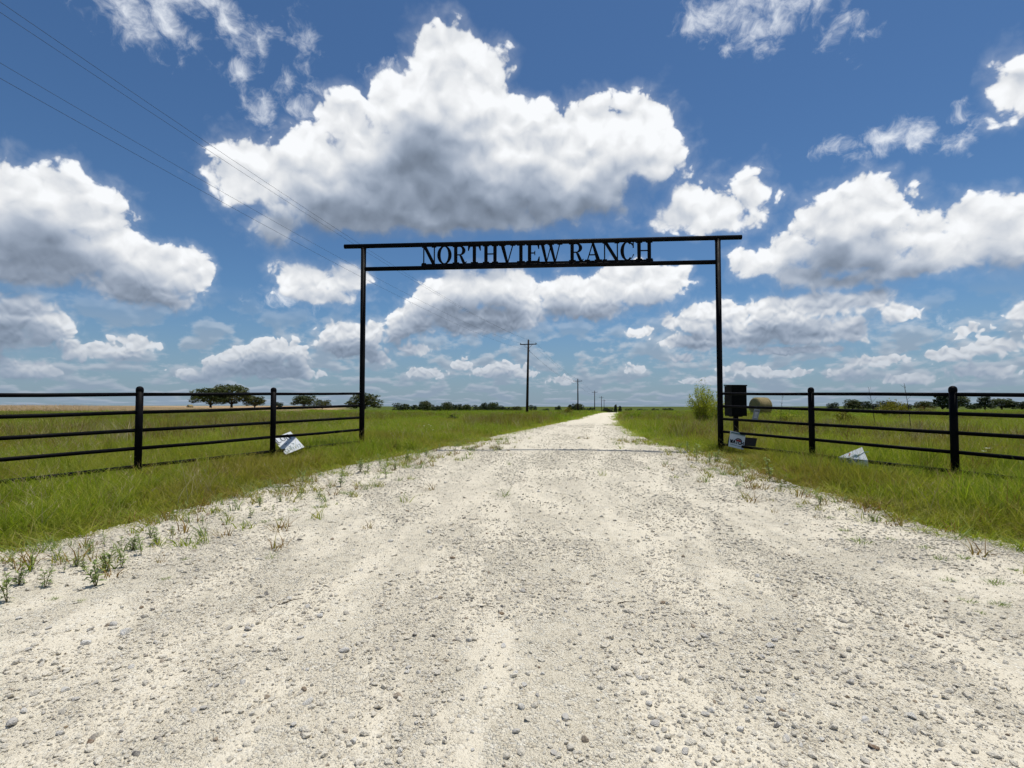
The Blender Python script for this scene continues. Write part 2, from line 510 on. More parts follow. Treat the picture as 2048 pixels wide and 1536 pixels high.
def mat_earth():
    m, nb, bs, out = new_mat('grassy_ground')
    p = nb.node('ShaderNodeNewGeometry').outputs['Position']
    px_, py_, pz_ = nb.sep(p)
    flat = nb.xyz(px_, py_, 0.0)
    n1 = nb.noise(flat, 0.9, 5.0, 0.6, dim='2D')
    n2 = nb.noise(flat, 14.0, 5.0, 0.65, dim='2D')
    n3 = nb.noise(nb.v('MULTIPLY', flat, (1.0, 0.35, 1.0)), 0.06, 4.0, 0.55, dim='2D')
    c = ramp(nb, n2, [(0.25, (0.060, 0.074, 0.012)), (0.5, (0.110, 0.135, 0.018)), (0.75, (0.165, 0.180, 0.036))])
    c = nb.mix(nb.ss(n1, 0.45, 0.7, 0.0, 0.6), c, rgb(0.13, 0.11, 0.04))
    far = ramp(nb, n3, [(0.3, (0.070, 0.110, 0.010)), (0.55, (0.095, 0.130, 0.015)), (0.75, (0.125, 0.125, 0.028))])
    c = nb.mix(nb.ss(py_, 20.0, 70.0, 0.0, 0.8), c, far)
    c = nb.mix(nb.ss(py_, 110.0, 200.0, 0.0, 0.75), c, rgb(0.060, 0.078, 0.018))
    # ripe crop out west
    west = nb.m('MULTIPLY', nb.ss(py_, 84.0, 92.0), nb.ss(nb.m('DIVIDE', px_, nb.m('MAXIMUM', py_, 1.0)), -0.28, -0.34))
    west = nb.m('MULTIPLY', west, nb.ss(py_, 2300.0, 1500.0))
    c = nb.mix(west, c, nb.mix(n2, rgb(0.30, 0.21, 0.12), rgb(0.40, 0.29, 0.18)))
    nb.put(bs.inputs['Base Color'], c)
    bs.inputs['Roughness'].default_value = 1.0
    bs.inputs['Specular IOR Level'].default_value = 0.05
    nb.put(bs.inputs['Normal'], bump(nb, n2, 0.8, 0.05))
    return m

M_ROAD, M_EARTH = mat_road(), mat_earth()

def grid_obj(name, xs, ys, zf, mat, xf=None):
    X, Y = np.meshgrid(xs, ys)
    if xf is not None: X = xf(X, Y)
    Z = zf(X, Y)
    nx, ny = len(xs), len(ys)
    v = np.stack([X, Y, Z], -1).reshape(-1, 3)
    i = np.arange(nx * ny).reshape(ny, nx)
    f = np.stack([i[:-1, :-1], i[:-1, 1:], i[1:, 1:], i[1:, :-1]], -1).reshape(-1, 4)
    o = mesh_obj(name, v, f, mat, None, True)
    return o

ys = np.concatenate([np.arange(-40, -4, 4.0), np.arange(-4, 60, 0.5), np.arange(60, 150, 2.0), np.geomspace(150, 5000, 40)])
half = np.concatenate([np.arange(0, 20, 0.5), np.arange(20, 80, 3.0), np.geomspace(80, 6000, 36)])
xs = np.concatenate([-half[:0:-1], half])
ground = grid_obj('ground', xs, ys, lambda x, y: ground_z(x, y) - 0.0, M_EARTH)
tag(ground, kind='structure')
yr = np.concatenate([np.arange(-30, 0, 1.0), np.arange(0, 9, 0.045), np.arange(9, 24, 0.12), np.arange(24, 110, 0.8), np.arange(110, 240, 5.0)])
tr = np.linspace(-0.02, 1.02, 190)
def road_x(T, Y):
    l, r = road_left(Y), road_right(Y)
    x = l + T * (r - l)
    edge_n = 1.0 * (fbm(Y * 1.0, T * 0 + 3, 41) - 0.5) + 1.1 * (fbm(Y * 4.2, T * 0 + 8, 43) - 0.5)
    side = np.where(T < 0.5, smooth(0.25, 0.0, T), -smooth(0.75, 1.0, T))
    return x + edge_n * side
road = grid_obj('gravel_road', tr, yr, road_z, M_ROAD, road_x)
def wheel_track(x, y):
    """1 in the two swept wheel tracks, 0 elsewhere"""
    xc = 0.5 * (road_left(np.maximum(y, 9.0)) + road_right(np.maximum(y, 9.0))) - 0.10 * np.maximum(9.0 - y, 0)
    w = 0.28 + 0.10 * np.maximum(9 - y, 0) / 9
    d = np.abs(np.abs(np.asarray(x) - xc) - 0.88)
    return np.exp(-(d / w) ** 2) * (0.35 + 0.65 * smooth(3, 12, y))
_co = np.empty(len(road.data.vertices) * 3); road.data.vertices.foreach_get('co', _co); _co = _co.reshape(-1, 3)
road.data.attributes.new('track', 'FLOAT', 'POINT').data.foreach_set('value', wheel_track(_co[:, 0], _co[:, 1]).astype(np.float32))
tag(road, kind='structure')
# ---------------------------------------------------------------- materials of made things
def mat_paint(name, col, rough=0.45, wear=0.0, spec=0.4):
    m, nb, bs, out = new_mat(name)
    p = nb.node('ShaderNodeTexCoord').outputs['Object']
    n = nb.noise(p, 6.0, 5.0, 0.6)
    c = nb.mix(nb.ss(n, 0.35, 0.7, 0.0, 0.5), rgb(*col), rgb(*[min(1, v * 1.7 + 0.004) for v in col]))
    if wear:
        r = nb.ss(nb.noise(p, 23.0, 5.0, 0.7), 0.66, 0.72, 0.0, wear)
        c = nb.mix(r, c, rgb(0.10, 0.055, 0.03))
    nb.put(bs.inputs['Base Color'], c)
    nb.put(bs.inputs['Roughness'], nb.ss(n, 0.3, 0.7, rough * 0.85, rough * 1.2))
    bs.inputs['Specular IOR Level'].default_value = spec
    nb.put(bs.inputs['Normal'], bump(nb, nb.noise(p, 60.0, 3.0, 0.6), 0.15, 0.004))
    return m

M_BLACK = mat_paint('black_pipe_paint', (0.0035, 0.0035, 0.0045), 0.55, 0.3, 0.05)
M_BOX = mat_paint('black_box_paint', (0.003, 0.004, 0.004), 0.6, 0.1, 0.05)
M_POLE = mat_paint('creosote_wood', (0.030, 0.022, 0.018), 0.9, 0.0, 0.1)
M_WIRE = mat_paint('weathered_wire', (0.030, 0.032, 0.036), 0.6, 0.0, 0.2)
M_PORC = mat_paint('brown_porcelain', (0.03, 0.025, 0.025), 0.3, 0.0, 0.4)
M_INK = mat_paint('black_ink', (0.012, 0.013, 0.018), 0.6, 0.0, 0.2)
M_FADED = mat_paint('faded_green_ink', (0.10, 0.17, 0.18), 0.7, 0.0, 0.2)
M_RED = mat_paint('red_ink', (0.35, 0.02, 0.02), 0.6, 0.0, 0.2)
M_DARKBOARD = mat_paint('dark_board', (0.008, 0.009, 0.010), 0.7, 0.0, 0.2)
M_PLATE = mat_paint('grey_plate', (0.20, 0.22, 0.24), 0.5, 0.0, 0.3)

def mat_board():
    m, nb, bs, out = new_mat('white_plastic_board')
    p = nb.node('ShaderNodeTexCoord').outputs['Object']
    n = nb.noise(p, 9.0, 5.0, 0.65)
    c = nb.mix(nb.ss(n, 0.45, 0.72, 0.0, 0.35), rgb(0.74, 0.77, 0.80), rgb(0.52, 0.54, 0.50))
    nb.put(bs.inputs['Base Color'], c)
    bs.inputs['Roughness'].default_value = 0.55
    return m
M_BOARD = mat_board()

# ---------------------------------------------------------------- shapes
def tube_geo(pts, radii, n=14, caps=True):
    """verts / faces of a tube through pts"""
    pts = [Vector(p) for p in pts]
    if not hasattr(radii, '__len__'): radii = [radii] * len(pts)
    v, f = [], []
    ref = None
    for i, p in enumerate(pts):
        t = (pts[min(i + 1, len(pts) - 1)] - pts[max(i - 1, 0)]).normalized()
        if ref is None or abs(ref.dot(t)) > 0.95:
            ref = Vector((0, 0, 1)) if abs(t.z) < 0.9 else Vector((1, 0, 0))
        a = t.cross(ref).normalized(); b = t.cross(a)
        ref = b.cross(t) if False else ref
        for k in range(n):
            w = 2 * math.pi * k / n
            v.append(p + (a * math.cos(w) + b * math.sin(w)) * radii[i])
    for i in range(len(pts) - 1):
        for k in range(n):
            f.append((i * n + k, i * n + (k + 1) % n, (i + 1) * n + (k + 1) % n, (i + 1) * n + k))
    if caps:
        f.append(tuple(range(n))[::-1])
        f.append(tuple((len(pts) - 1) * n + k for k in range(n)))
    return v, f

def tube(name, pts, radii, mat, parent=None, n=14, caps=True):
    v, f = tube_geo(pts, radii, n, caps)
    o = mesh_obj(name, v, f, mat, parent, False)
    o.data.polygons.foreach_set('use_smooth', [len(p.vertices) == 4 for p in o.data.polygons])
    return o

def box_bm(bm, size, loc=(0, 0, 0), rot=None, bev=0.0):
    r = bmesh.ops.create_cube(bm, size=1.0)
    vs = r['verts']
    bmesh.ops.scale(bm, vec=size, verts=vs)
    if bev:
        es = list({e for v in vs for e in v.link_edges})
        rb = bmesh.ops.bevel(bm, geom=es, offset=bev, segments=2, affect='EDGES', profile=0.5)
        vs = list({v for f in rb['faces'] for v in f.verts} | {v for v in vs if v.is_valid})
    mt = Matrix.Translation(loc)
    if rot is not None: mt = mt @ rot.to_4x4()
    bmesh.ops.transform(bm, matrix=mt, verts=vs)
    return vs

def dome_cap(name, base, r, mat, parent):
    """a pressed dome cap with a small rim on a post"""
    prof = [(r * 1.02, -0.035), (r * 1.055, -0.030), (r * 1.055, 0.004), (r * 1.00, 0.022), (r * 0.85, 0.040), (r * 0.55, 0.054), (r * 0.2, 0.060), (0.001, 0.061)]
    n = 18
    v, f = [], []
    for (rr, z) in prof:
        for k in range(n):
            a = 2 * math.pi * k / n
            v.append((base[0] + rr * math.cos(a), base[1] + rr * math.sin(a), base[2] + z))
    for i in range(len(prof) - 1):
        for k in range(n):
            f.append((i * n + k, i * n + (k + 1) % n, (i + 1) * n + (k + 1) % n, (i + 1) * n + k))
    return mesh_obj(name, v, f, mat, parent, True)

# ---------------------------------------------------------------- gate
GL, GR = Vector((-3.83, 14.05, 0)), Vector((5.045, 13.34, 0))
GDIR = (GR - GL).normalized()
GN = Vector((-GDIR.y, GDIR.x, 0))          # points away from the camera
Z_HEAD, Z_LOW = 5.53, 4.93
zl, zr = float(ground_z(GL.x, GL.y)), float(ground_z(GR.x, GR.y))
gate = empty('ranch_gate', (0, 0, 0))
tag(gate, 'tall black steel pipe entrance gate spanning the gravel road with name letters', 'gate')
PR, BR = 0.066, 0.057
for P, z in ((GL, zl), (GR, zr)):
    tube('post', [(P.x, P.y, z - 0.4), (P.x, P.y, z + 1.0), (P.x, P.y, Z_HEAD - BR + 0.012)], PR, M_BLACK, gate, 20)
    tube('weld_collar', [(P.x, P.y, Z_HEAD - BR - 0.022), (P.x, P.y, Z_HEAD - BR - 0.002)], PR + 0.006, M_BLACK, gate, 20)
hl, hr = GL - GDIR * 0.50, GR + GDIR * 0.56
tube('header_beam', [hl + Vector((0, 0, Z_HEAD)), (hl + hr) / 2 + Vector((0, 0, Z_HEAD - 0.004)), hr + Vector((0, 0, Z_HEAD))], BR, M_BLACK, gate, 20)
for P, s in ((hl, -1), (hr, 1)):
    tube('end_cap', [P + Vector((0, 0, Z_HEAD)) + GDIR * s * 0.001, P + Vector((0, 0, Z_HEAD)) + GDIR * s * 0.012], [BR + 0.004, BR * 0.9], M_BLACK, gate, 20)
tube('lower_beam', [GL + Vector((0, 0, Z_LOW)), GR + Vector((0, 0, Z_LOW))], BR - 0.003, M_BLACK, gate, 20)

def on_gate(px):
    """distance along the gate for a picture column"""
    k = (px - 1024) / FPX
    t = (k * GL.y - GL.x) / (GDIR.x - k * GDIR.y)
    return t

# letters cut from plate: every glyph is a list of polygons on a unit-high cell (x scaled to the letter's width)
def ring(cx, cy, ax, ay, bx, by, a0, a1, n=26):
    out = []
    for i in range(n):
        t0, t1 = a0 + (a1 - a0) * i / n, a0 + (a1 - a0) * (i + 1) / n
        out.append([(cx + ax * math.cos(t0), cy + ay * math.sin(t0)), (cx + ax * math.cos(t1), cy + ay * math.sin(t1)),
                    (cx + bx * math.cos(t1), cy + by * math.sin(t1)), (cx + bx * math.cos(t0), cy + by * math.sin(t0))])
    return out
def bar(x0, y0, x1, y1): return [[(x0, y0), (x1, y0), (x1, y1), (x0, y1)]]
def slant(x0, x1, y0, y1, w0, w1=None):
    w1 = w0 if w1 is None else w1
    return [[(x0, y0), (x0 + w0, y0), (x1 + w1, y1), (x1, y1)]]
SF = 0.075                                    # serif thickness
def glyph(ch, w):
    """w = width / height; coordinates in units of the height"""
    st, hr_ = 0.19, 0.065
    g = []
    if ch == 'N':
        g += bar(0.075, 0, 0.075 + hr_, 1) + bar(w - 0.14, 0, w - 0.075, 1) + slant(w - 0.24, 0.06, 0, 1, 0.20) + bar(0, 0, 0.24, SF) + bar(0, 1 - SF, 0.22, 1) + bar(w - 0.26, 1 - SF, w, 1)
    elif ch in 'OC':
        cx, cy = w / 2, 0.5
        ax, ay, bx, by = w / 2, 0.515, w / 2 - st, 0.455
        if ch == 'O': g += ring(cx, cy, ax, ay, bx, by, 0, 2 * math.pi, 40)
        else:
            g += ring(cx, cy, ax, ay, bx, by, R(52), R(312), 34)
            g += bar(w - 0.085, 0.66, w - 0.02, 0.99) + [[(w * 0.74, 0.90), (w - 0.03, 0.70), (w - 0.03, 0.86), (w * 0.74, 0.97)]]
            g += [[(w * 0.78, 0.06), (w * 0.84, 0.10), (w, 0.30), (w - 0.06, 0.32)]]
    elif ch == 'R':
        g += bar(0.08, 0, 0.08 + st, 1) + bar(0, 0, 0.37, SF) + bar(0, 1 - SF, 0.3, 1)
        g += bar(0.27, 1 - hr_, w * 0.52, 1) + bar(0.27, 0.46, w * 0.52, 0.46 + hr_)
        g += ring(w * 0.50, 0.73, w * 0.40, 0.27, w * 0.40 - st, 0.205, R(-90), R(90), 18)
        g += [[(w * 0.46, 0.48), (w * 0.66, 0.44), (w * 0.86, 0.10), (w * 0.66, 0.06)], [(w * 0.66, 0.06), (w * 0.74, 0.0), (w * 0.92, 0.0), (w * 0.86, 0.10)], [(w * 0.90, 0.0), (w, 0.09), (w - 0.03, 0.13), (w * 0.86, 0.06)]]
    elif ch == 'T':
        g += bar(w / 2 - st / 2, 0, w / 2 + st / 2, 1) + bar(0, 1 - SF, w, 1) + bar(w / 2 - 0.2, 0, w / 2 + 0.2, SF)
        g += [[(0, 1), (0, 0.70), (0.05, 0.70), (0.14, 0.95)], [(w, 1), (w - 0.14, 0.95), (w - 0.05, 0.70), (w, 0.70)]]
    elif ch == 'H':
        for x in (0.08, w - 0.08 - st):
            g += bar(x, 0, x + st, 1) + bar(x - 0.08, 0, x + st + 0.08, SF) + bar(x - 0.08, 1 - SF, x + st + 0.08, 1)
        g += bar(0.1, 0.47, w - 0.1, 0.47 + hr_)
    elif ch == 'V':
        g += slant(w / 2 - 0.09, 0.07, 0, 1, 0.15, 0.21) + slant(w / 2 + 0.00, w - 0.17, 0, 1, 0.06, 0.065) + bar(0, 1 - SF, 0.36, 1) + bar(w - 0.28, 1 - SF, w, 1)
    elif ch == 'I':
        g += bar(w / 2 - st / 2, 0, w / 2 + st / 2, 1) + bar(0, 0, w, SF) + bar(0, 1 - SF, w, 1)
    elif ch == 'E':
        g += bar(0.08, 0, 0.08 + st, 1) + bar(0, 0, w, SF) + bar(0, 1 - SF, w * 0.97, 1) + bar(0.2, 0.47, w * 0.66, 0.47 + hr_)
        g += [[(w, 0), (w, 0.30), (w - 0.05, 0.30), (w - 0.14, 0.05)], [(w * 0.97, 1), (w * 0.97 - 0.12, 0.95), (w * 0.97 - 0.05, 0.72), (w * 0.97, 0.72)]] + bar(w * 0.60, 0.38, w * 0.60 + 0.05, 0.62)
    elif ch == 'W':
        g += slant(w * 0.30 - 0.06, 0.07, 0, 1, 0.13, 0.19) + slant(w * 0.30, w * 0.52 - 0.02, 0, 1, 0.055) + slant(w * 0.67 - 0.06, w * 0.40, 0, 1, 0.13, 0.19) + slant(w * 0.67, w - 0.17, 0, 1, 0.06)
        g += bar(0, 1 - SF, 0.34, 1) + bar(w * 0.36, 1 - SF, w * 0.64, 1) + bar(w - 0.28, 1 - SF, w, 1)
    elif ch == 'A':
        g += slant(w - 0.31, w / 2 - 0.10, 0, 1, 0.22, 0.13) + slant(0.10, w / 2 - 0.06, 0, 1, 0.065) + bar(0.22, 0.30, w - 0.28, 0.30 + hr_) + bar(0, 0, 0.28, SF) + bar(w - 0.40, 0, w, SF)
    return g

def plate_letters(name, polys, origin, ux, uz, un, thick, mat, parent):
    """extrude flat polygons into a steel plate; overlapping pieces get slightly different thickness"""
    v, f = [], []
    for i, poly in enumerate(polys):
        k = thick * (1 + 0.012 * (i % 7))
        b = len(v); n = len(poly)
        for s in (-0.5, 0.5):
            for (x, z) in poly:
                v.append(origin + ux * x + uz * z + un * (s * k))
        f.append(tuple(b + j for j in range(n))); f.append(tuple(b + n + j for j in range(n))[::-1])
        for j in range(n):
            f.append((b + j, b + (j + 1) % n, b + n + (j + 1) % n, b + n + j))
    o = mesh_obj(name, v, f, mat, parent)
    bm = bmesh.new(); bm.from_mesh(o.data)
    bmesh.ops.recalc_face_normals(bm, faces=bm.faces); bm.to_mesh(o.data); bm.free()
    return o

WORD = [('N', 842, 871), ('O', 873, 902), ('R', 904, 933), ('T', 935, 961), ('H', 965, 996), ('V', 998, 1031), ('I', 1034, 1050), ('E', 1053, 1080), ('W', 1079, 1126),
        ('R', 1139, 1169), ('A', 1171, 1206), ('N', 1207, 1241), ('C', 1243, 1271), ('H', 1274, 1308)]
Z_STRIP = Z_LOW + BR - 0.012
LET_H = (Z_HEAD - BR) - (Z_STRIP + 0.050) + 0.012
t0, t1 = on_gate(841), on_gate(1309)
strip = [[(t0, 0), (t1, 0), (t1, 0.055), (t0, 0.055)]]
plate_letters('letter_strip', strip, GL + Vector((0, 0, Z_STRIP)), GDIR, Vector((0, 0, 1)), GN, 0.026, M_BLACK, gate)
for ch, a, b in WORD:
    ta, tb = on_gate(a), on_gate(b)
    w = (tb - ta) / LET_H
    polys = [[(x * LET_H, z * LET_H) for x, z in p] for p in glyph(ch, w)]
    plate_letters('letter', polys, GL + GDIR * ta + Vector((0, 0, Z_STRIP + 0.048)), GDIR, Vector((0, 0, 1)), GN, 0.014, M_BLACK, gate)

# ---------------------------------------------------------------- pipe fences: wings that splay from the gate
def wing(start, dirv, steps, label):
    """posts at the given distances along dirv; rails run from the gate post through every bay"""
    fence = empty('pipe_fence', (0, 0, 0))
    tag(fence, label, 'fence')
    pts = [start + dirv * s for s in steps]
    gz = [float(np.interp(p.y, [-2, 14.2], [-0.049, 0.345])) for p in pts]
    for p, z in list(zip(pts, gz))[1:]:
        post = tube('post', [(p.x, p.y, z - 0.3), (p.x, p.y, z + 0.8), (p.x, p.y, z + 1.455)], 0.057, M_BLACK, fence, 18)
        dome_cap('cap', (p.x, p.y, z + 1.46), 0.057, M_BLACK, post)
    for i in range(len(pts) - 1):
        for k in range(5):
            h = 1.382 - 0.305 * k
            a, b = pts[i], pts[i + 1]
            d = (b - a).normalized()
            a2, b2 = a + d * 0.045, b - d * 0.045
            za, zb = gz[i] + h, gz[i + 1] + h
            m1 = (a2 + b2) / 2
            sag = random.uniform(-0.008, 0.004)
            tube('rail', [(a2.x, a2.y, za), (m1.x, m1.y, (za + zb) / 2 + sag), (b2.x, b2.y, zb)], 0.0305, M_BLACK, fence, 12)
    return fence
LD, RD = Vector((-0.537, -1.0, 0)), Vector((0.4345, -1.0, 0))
wing(GL, LD, (0, 2.33, 4.68, 7.03), 'black five rail pipe fence with the hand-lettered board leaning through its rails')
wing(GR, RD, (0, 2.256, 4.57, 6.88), 'black five rail pipe fence beside the parcel box and hay bale')

# ---------------------------------------------------------------- parcel box on a post
bx = at_depth(1471, 800, 14.25)
pb = empty('parcel_box', (bx.x, bx.y, float(ground_z(bx.x, bx.y))), R(-22 + 27))
tag(pb, 'black metal locking parcel box on a square post behind the gate post', 'parcel box')
zb0, zb1 = 1.15 - pb.location.z, 1.93 - pb.location.z
bm = bmesh.new(); box_bm(bm, (0.40, 0.40, zb1 - zb0), (0, 0, (zb0 + zb1) / 2), None, 0.006)
body = bm_obj('box_body', bm, M_BOX, pb)
bm = bmesh.new(); box_bm(bm, (0.425, 0.425, 0.030), (0, -0.002, zb1 + 0.012), Matrix.Rotation(R(2.5), 3, 'X'), 0.005)
bm_obj('lid', bm, M_BOX, pb)
bm = bmesh.new(); box_bm(bm, (0.32, 0.012, 0.20), (0, -0.205, zb1 - 0.19), None, 0.003)
dr = bm_obj('mail_door', bm, M_BOX, body)
bm = bmesh.new(); box_bm(bm, (0.32, 0.012, 0.36), (0, -0.205, zb0 + 0.23), None, 0.003)
dr2 = bm_obj('parcel_door', bm, M_BOX, body)
for zz in (zb1 - 0.19, zb0 + 0.25):
    tube('lock', [(0.11, -0.209, zz), (0.11, -0.222, zz)], 0.012, M_PLATE, body, 12)
bm = bmesh.new(); box_bm(bm, (0.10, 0.10, zb0 + 0.3), (0, 0, zb0 / 2 - 0.15), None, 0.006)
bm_obj('post', bm, M_BOX, pb)
bm = bmesh.new(); box_bm(bm, (0.24, 0.24, 0.02), (0, 0, zb0 - 0.011), None, 0.003)
bm_obj('mounting_plate', bm, M_BOX, pb)

# ---------------------------------------------------------------- boards caught in the fences
def board(name, P0, P1, P3, thick=0.006, mat=M_BOARD, parent=None):
    """flat board from a corner and its two neighbours; returns object and its frame"""
    ux, uy = P1 - P0, P3 - P0
    n = ux.cross(uy).normalized()
    if n.y > 0: n = -n
    v = []
    for s in (0, -thick):
        for a, b in ((0, 0), (1, 0), (1, 1), (0, 1)):
            v.append(P0 + ux * a + uy * b + n * s)
    o = mesh_obj(name, v, [(0, 1, 2, 3), (7, 6, 5, 4), (0, 4, 5, 1), (1, 5, 6, 2), (2, 6, 7, 3), (3, 7, 4, 0)], mat, parent)
    bm = bmesh.new(); bm.from_mesh(o.data); bmesh.ops.recalc_face_normals(bm, faces=bm.faces); bm.to_mesh(o.data); bm.free()
    return o, (P0, ux, uy, n)

def strokes(name, frame, lines, width, mat, parent, lift=0.003):
    """ink strokes on a board: polylines in board units (0..1)"""
    P0, ux, uy, n = frame
    v, f = [], []
    for li, ln in enumerate(lines):
        for (x0, y0), (x1, y1) in zip(ln[:-1], ln[1:]):
            a, b = P0 + ux * x0 + uy * y0, P0 + ux * x1 + uy * y1
            d = (b - a)
            if d.length < 1e-5: continue
            d.normalize(); s = n.cross(d) * (width / 2)
            k = len(v)
            up = n * (lift + 0.0004 * (len(v) % 5))
            v += [a - s - d * width * 0.3 + up, b - s + d * width * 0.3 + up, b + s + d * width * 0.3 + up, a + s - d * width * 0.3 + up]
            f.append((k, k + 1, k + 2, k + 3))
    return tag(mesh_obj(name, v, f, mat, parent), kind='stuff')

def arc(cx, cy, r, a0, a1, n=8, ry=None):
    ry = r if ry is None else ry
    return [(cx + r * math.cos(R(a0 + (a1 - a0) * i / n)), cy + ry * math.sin(R(a0 + (a1 - a0) * i / n))) for i in range(n + 1)]

# hand-lettered white board leaning through the fence
P0, P1 = at_depth(571.5, 909, 11.84), at_depth(609, 894, 11.93)
PT = at_depth(581, 863, 12.42)
P3 = PT - (P1 - P0)
b1, fr = board('hand_lettered_board', P0, P1, P3)
tag(b1, 'white hand-lettered board leaning tilted through the lower rails beside a fence post', 'sign')
big = [[(0.10, 0.92), (0.10, 0.66), (0.26, 0.66)], arc(0.42, 0.79, 0.10, 0, 360, 12, 0.13), [(0.60, 0.66), (0.60, 0.92), (0.76, 0.66), (0.76, 0.92)], [(0.02, 0.95), (0.0 + 0.03, 0.60), (0.08, 0.56)]]
strokes('lettering', fr, big, 0.016, M_INK, b1)
sm = [[(0.30, 0.52), (0.34, 0.44), (0.40, 0.52), (0.40, 0.44)], [(0.48, 0.50), (0.56, 0.50)], [(0.40, 0.34), (0.44, 0.24), (0.50, 0.34)], [(0.62, 0.40), (0.70, 0.33), (0.66, 0.30)],
      arc(0.14, 0.16, 0.05, 40, 300, 8, 0.08), [(0.24, 0.22), (0.24, 0.08), (0.32, 0.10)], arc(0.40, 0.16, 0.045, 0, 360, 10, 0.06), [(0.48, 0.22), (0.56, 0.20), (0.50, 0.10), (0.58, 0.09)], [(0.64, 0.15), (0.70, 0.15)],
      [(0.75, 0.08), (0.77, 0.24)], [(0.82, 0.22), (0.92, 0.23), (0.85, 0.08)]]
strokes('small_lettering', fr, sm, 0.009, M_FADED, b1)

# neighbourhood watch panel hung on the outside of the fence, dark board behind it
def fence_y(px, P, D):
    k = (px - 1024) / FPX
    return P.y - (k * P.y - P.x) / (D.x / 1.0 + k) if False else P.y - (k * P.y - P.x) / (D.x + k)
Yw = fence_y(1475, GR, RD) - 0.075
TL, TR, BL = at_depth(1461, 861, Yw + 0.03), at_depth(1491.5, 868, Yw - 0.02), at_depth(1456.5, 892.5, Yw - 0.005)
b2, fr2 = board('watch_panel', BL, BL + (TR - TL), TL, 0.004)
tag(b2, 'small square white watch panel with red and black emblem wired to the lower rails', 'sign')
def block_letters(word, x0, x1, y0, y1):
    shapes = {'W': [[(0, 1), (0.22, 0), (0.5, 0.8), (0.78, 0), (1, 1)]], 'A': [[(0, 0), (0.5, 1), (1, 0)], [(0.2, 0.35), (0.8, 0.35)]], 'T': [[(0, 1), (1, 1)], [(0.5, 1), (0.5, 0)]],
              'C': [[(1, 0.85), (0.7, 1), (0.25, 0.95), (0, 0.5), (0.25, 0.05), (0.7, 0), (1, 0.15)]], 'H': [[(0, 0), (0, 1)], [(1, 0), (1, 1)], [(0, 0.5), (1, 0.5)]]}
    n = len(word); cw = (x1 - x0) / n
    out = []
    for i, ch in enumerate(word):
        for ln in shapes[ch]:
            out.append([(x0 + cw * i + (0.12 + 0.76 * x) * cw, y0 + (y1 - y0) * y) for x, y in ln])
    return out
strokes('word', fr2, block_letters('WATCH', 0.07, 0.95, 0.27, 0.46), 0.021, M_INK, b2)
strokes('emblem_arc', fr2, [arc(0.60, 0.44, 0.20, 20, 165, 10, 0.16)], 0.024, M_INK, b2, 0.005)
strokes('emblem_band', fr2, [arc(0.60, 0.42, 0.13, 15, 165, 8, 0.10), [(0.46, 0.45), (0.74, 0.47)]], 0.018, M_RED, b2, 0.007)
strokes('heading_line', fr2, [[(0.08 + 0.115 * i, 0.90), (0.08 + 0.115 * i + random.uniform(0.05, 0.09), 0.90)] for i in range(8)], 0.030, M_FADED, b2)
strokes('footer_line', fr2, [[(0.10, 0.17), (0.52, 0.16)], [(0.58, 0.15), (0.88, 0.145)]], 0.012, M_FADED, b2)
strokes('border', fr2, [[(0.02, 0.83), (0.98, 0.83)], [(0.02, 0.985), (0.98, 0.985)]], 0.006, M_FADED, b2)
D0, D1, D3 = at_depth(1455, 888, 12.98), at_depth(1510, 893.5, 12.62), at_depth(1458, 872, 13.02)
b3, _ = board('dark_panel', D0, at_depth(1511, 893, 12.60), D3, 0.012, M_DARKBOARD)
tag(b3, 'dark panel wedged between the lower rails behind the watch panel', 'panel')

# creased board draped on the lowest rail
def rail_pt(px, P, D, k, off):
    Y = fence_y(px, P, D)
    x = (px - 1024) / FPX * Y
    z = float(np.interp(Y, [-2, 14.2], [-0.049, 0.345])) + 1.382 - 0.305 * k
    return Vector((x, Y, z)) + Vector((-0.6, -0.8, 0)) * off
C0, C1 = rail_pt(1674.5, GR, RD, 4, 0.045) + Vector((0, 0, 0.02)), rail_pt(1733, GR, RD, 4, 0.045) + Vector((0, 0, 0.02))
U1 = at_depth(1724, 894, C1.y + 0.26)
B0, B1_ = at_depth(1680, 941, C0.y - 0.01), at_depth(1739, 943, C1.y - 0.03)
nrm = Vector((-0.4, -0.9, 0.1)).normalized() * 0.005
vv = [C0, C1, U1, B0, B1_]
vv2 = vv + [p - nrm for p in vv]
b4 = mesh_obj('creased_board', vv2, [(0, 1, 2), (0, 3, 4, 1), (7, 6, 5), (6, 9, 8, 5), (0, 2, 7, 5), (2, 1, 6, 7), (1, 4, 9, 6), (4, 3, 8, 9), (3, 0, 5, 8)], M_BOARD)
bm = bmesh.new(); bm.from_mesh(b4.data); bmesh.ops.recalc_face_normals(bm, faces=bm.faces); bm.to_mesh(b4.data); bm.free()
tag(b4, 'creased white board with dark lettering draped over the lowest rail in long grass', 'sign')
n4 = (B1_ - B0).cross(C0 - B0).normalized()
if n4.y > 0: n4 = -n4
fr4 = (B0, B1_ - B0, C0 - B0, n4)
strokes('lettering', fr4, [[(0.10, 0.92), (0.20, 0.60), (0.28, 0.92)], [(0.33, 0.58), (0.33, 0.92), (0.44, 0.90)], [(0.33, 0.76), (0.42, 0.75)], [(0.08, 0.45), (0.18, 0.44), (0.08, 0.22), (0.20, 0.22)], [(0.25, 0.48), (0.38, 0.20)], [(0.38, 0.48), (0.25, 0.22)],
                          [(0.52, 0.85), (0.60, 0.60), (0.68, 0.84)], [(0.72, 0.80), (0.88, 0.74)], [(0.50, 0.42), (0.66, 0.36)], [(0.72, 0.40), (0.90, 0.34)]], 0.018, M_FADED, b4)
nu = (C1 - C0).cross(U1 - C0).normalized()
if nu.z < 0: nu = -nu
fru = (C0, C1 - C0, U1 - C0, nu)
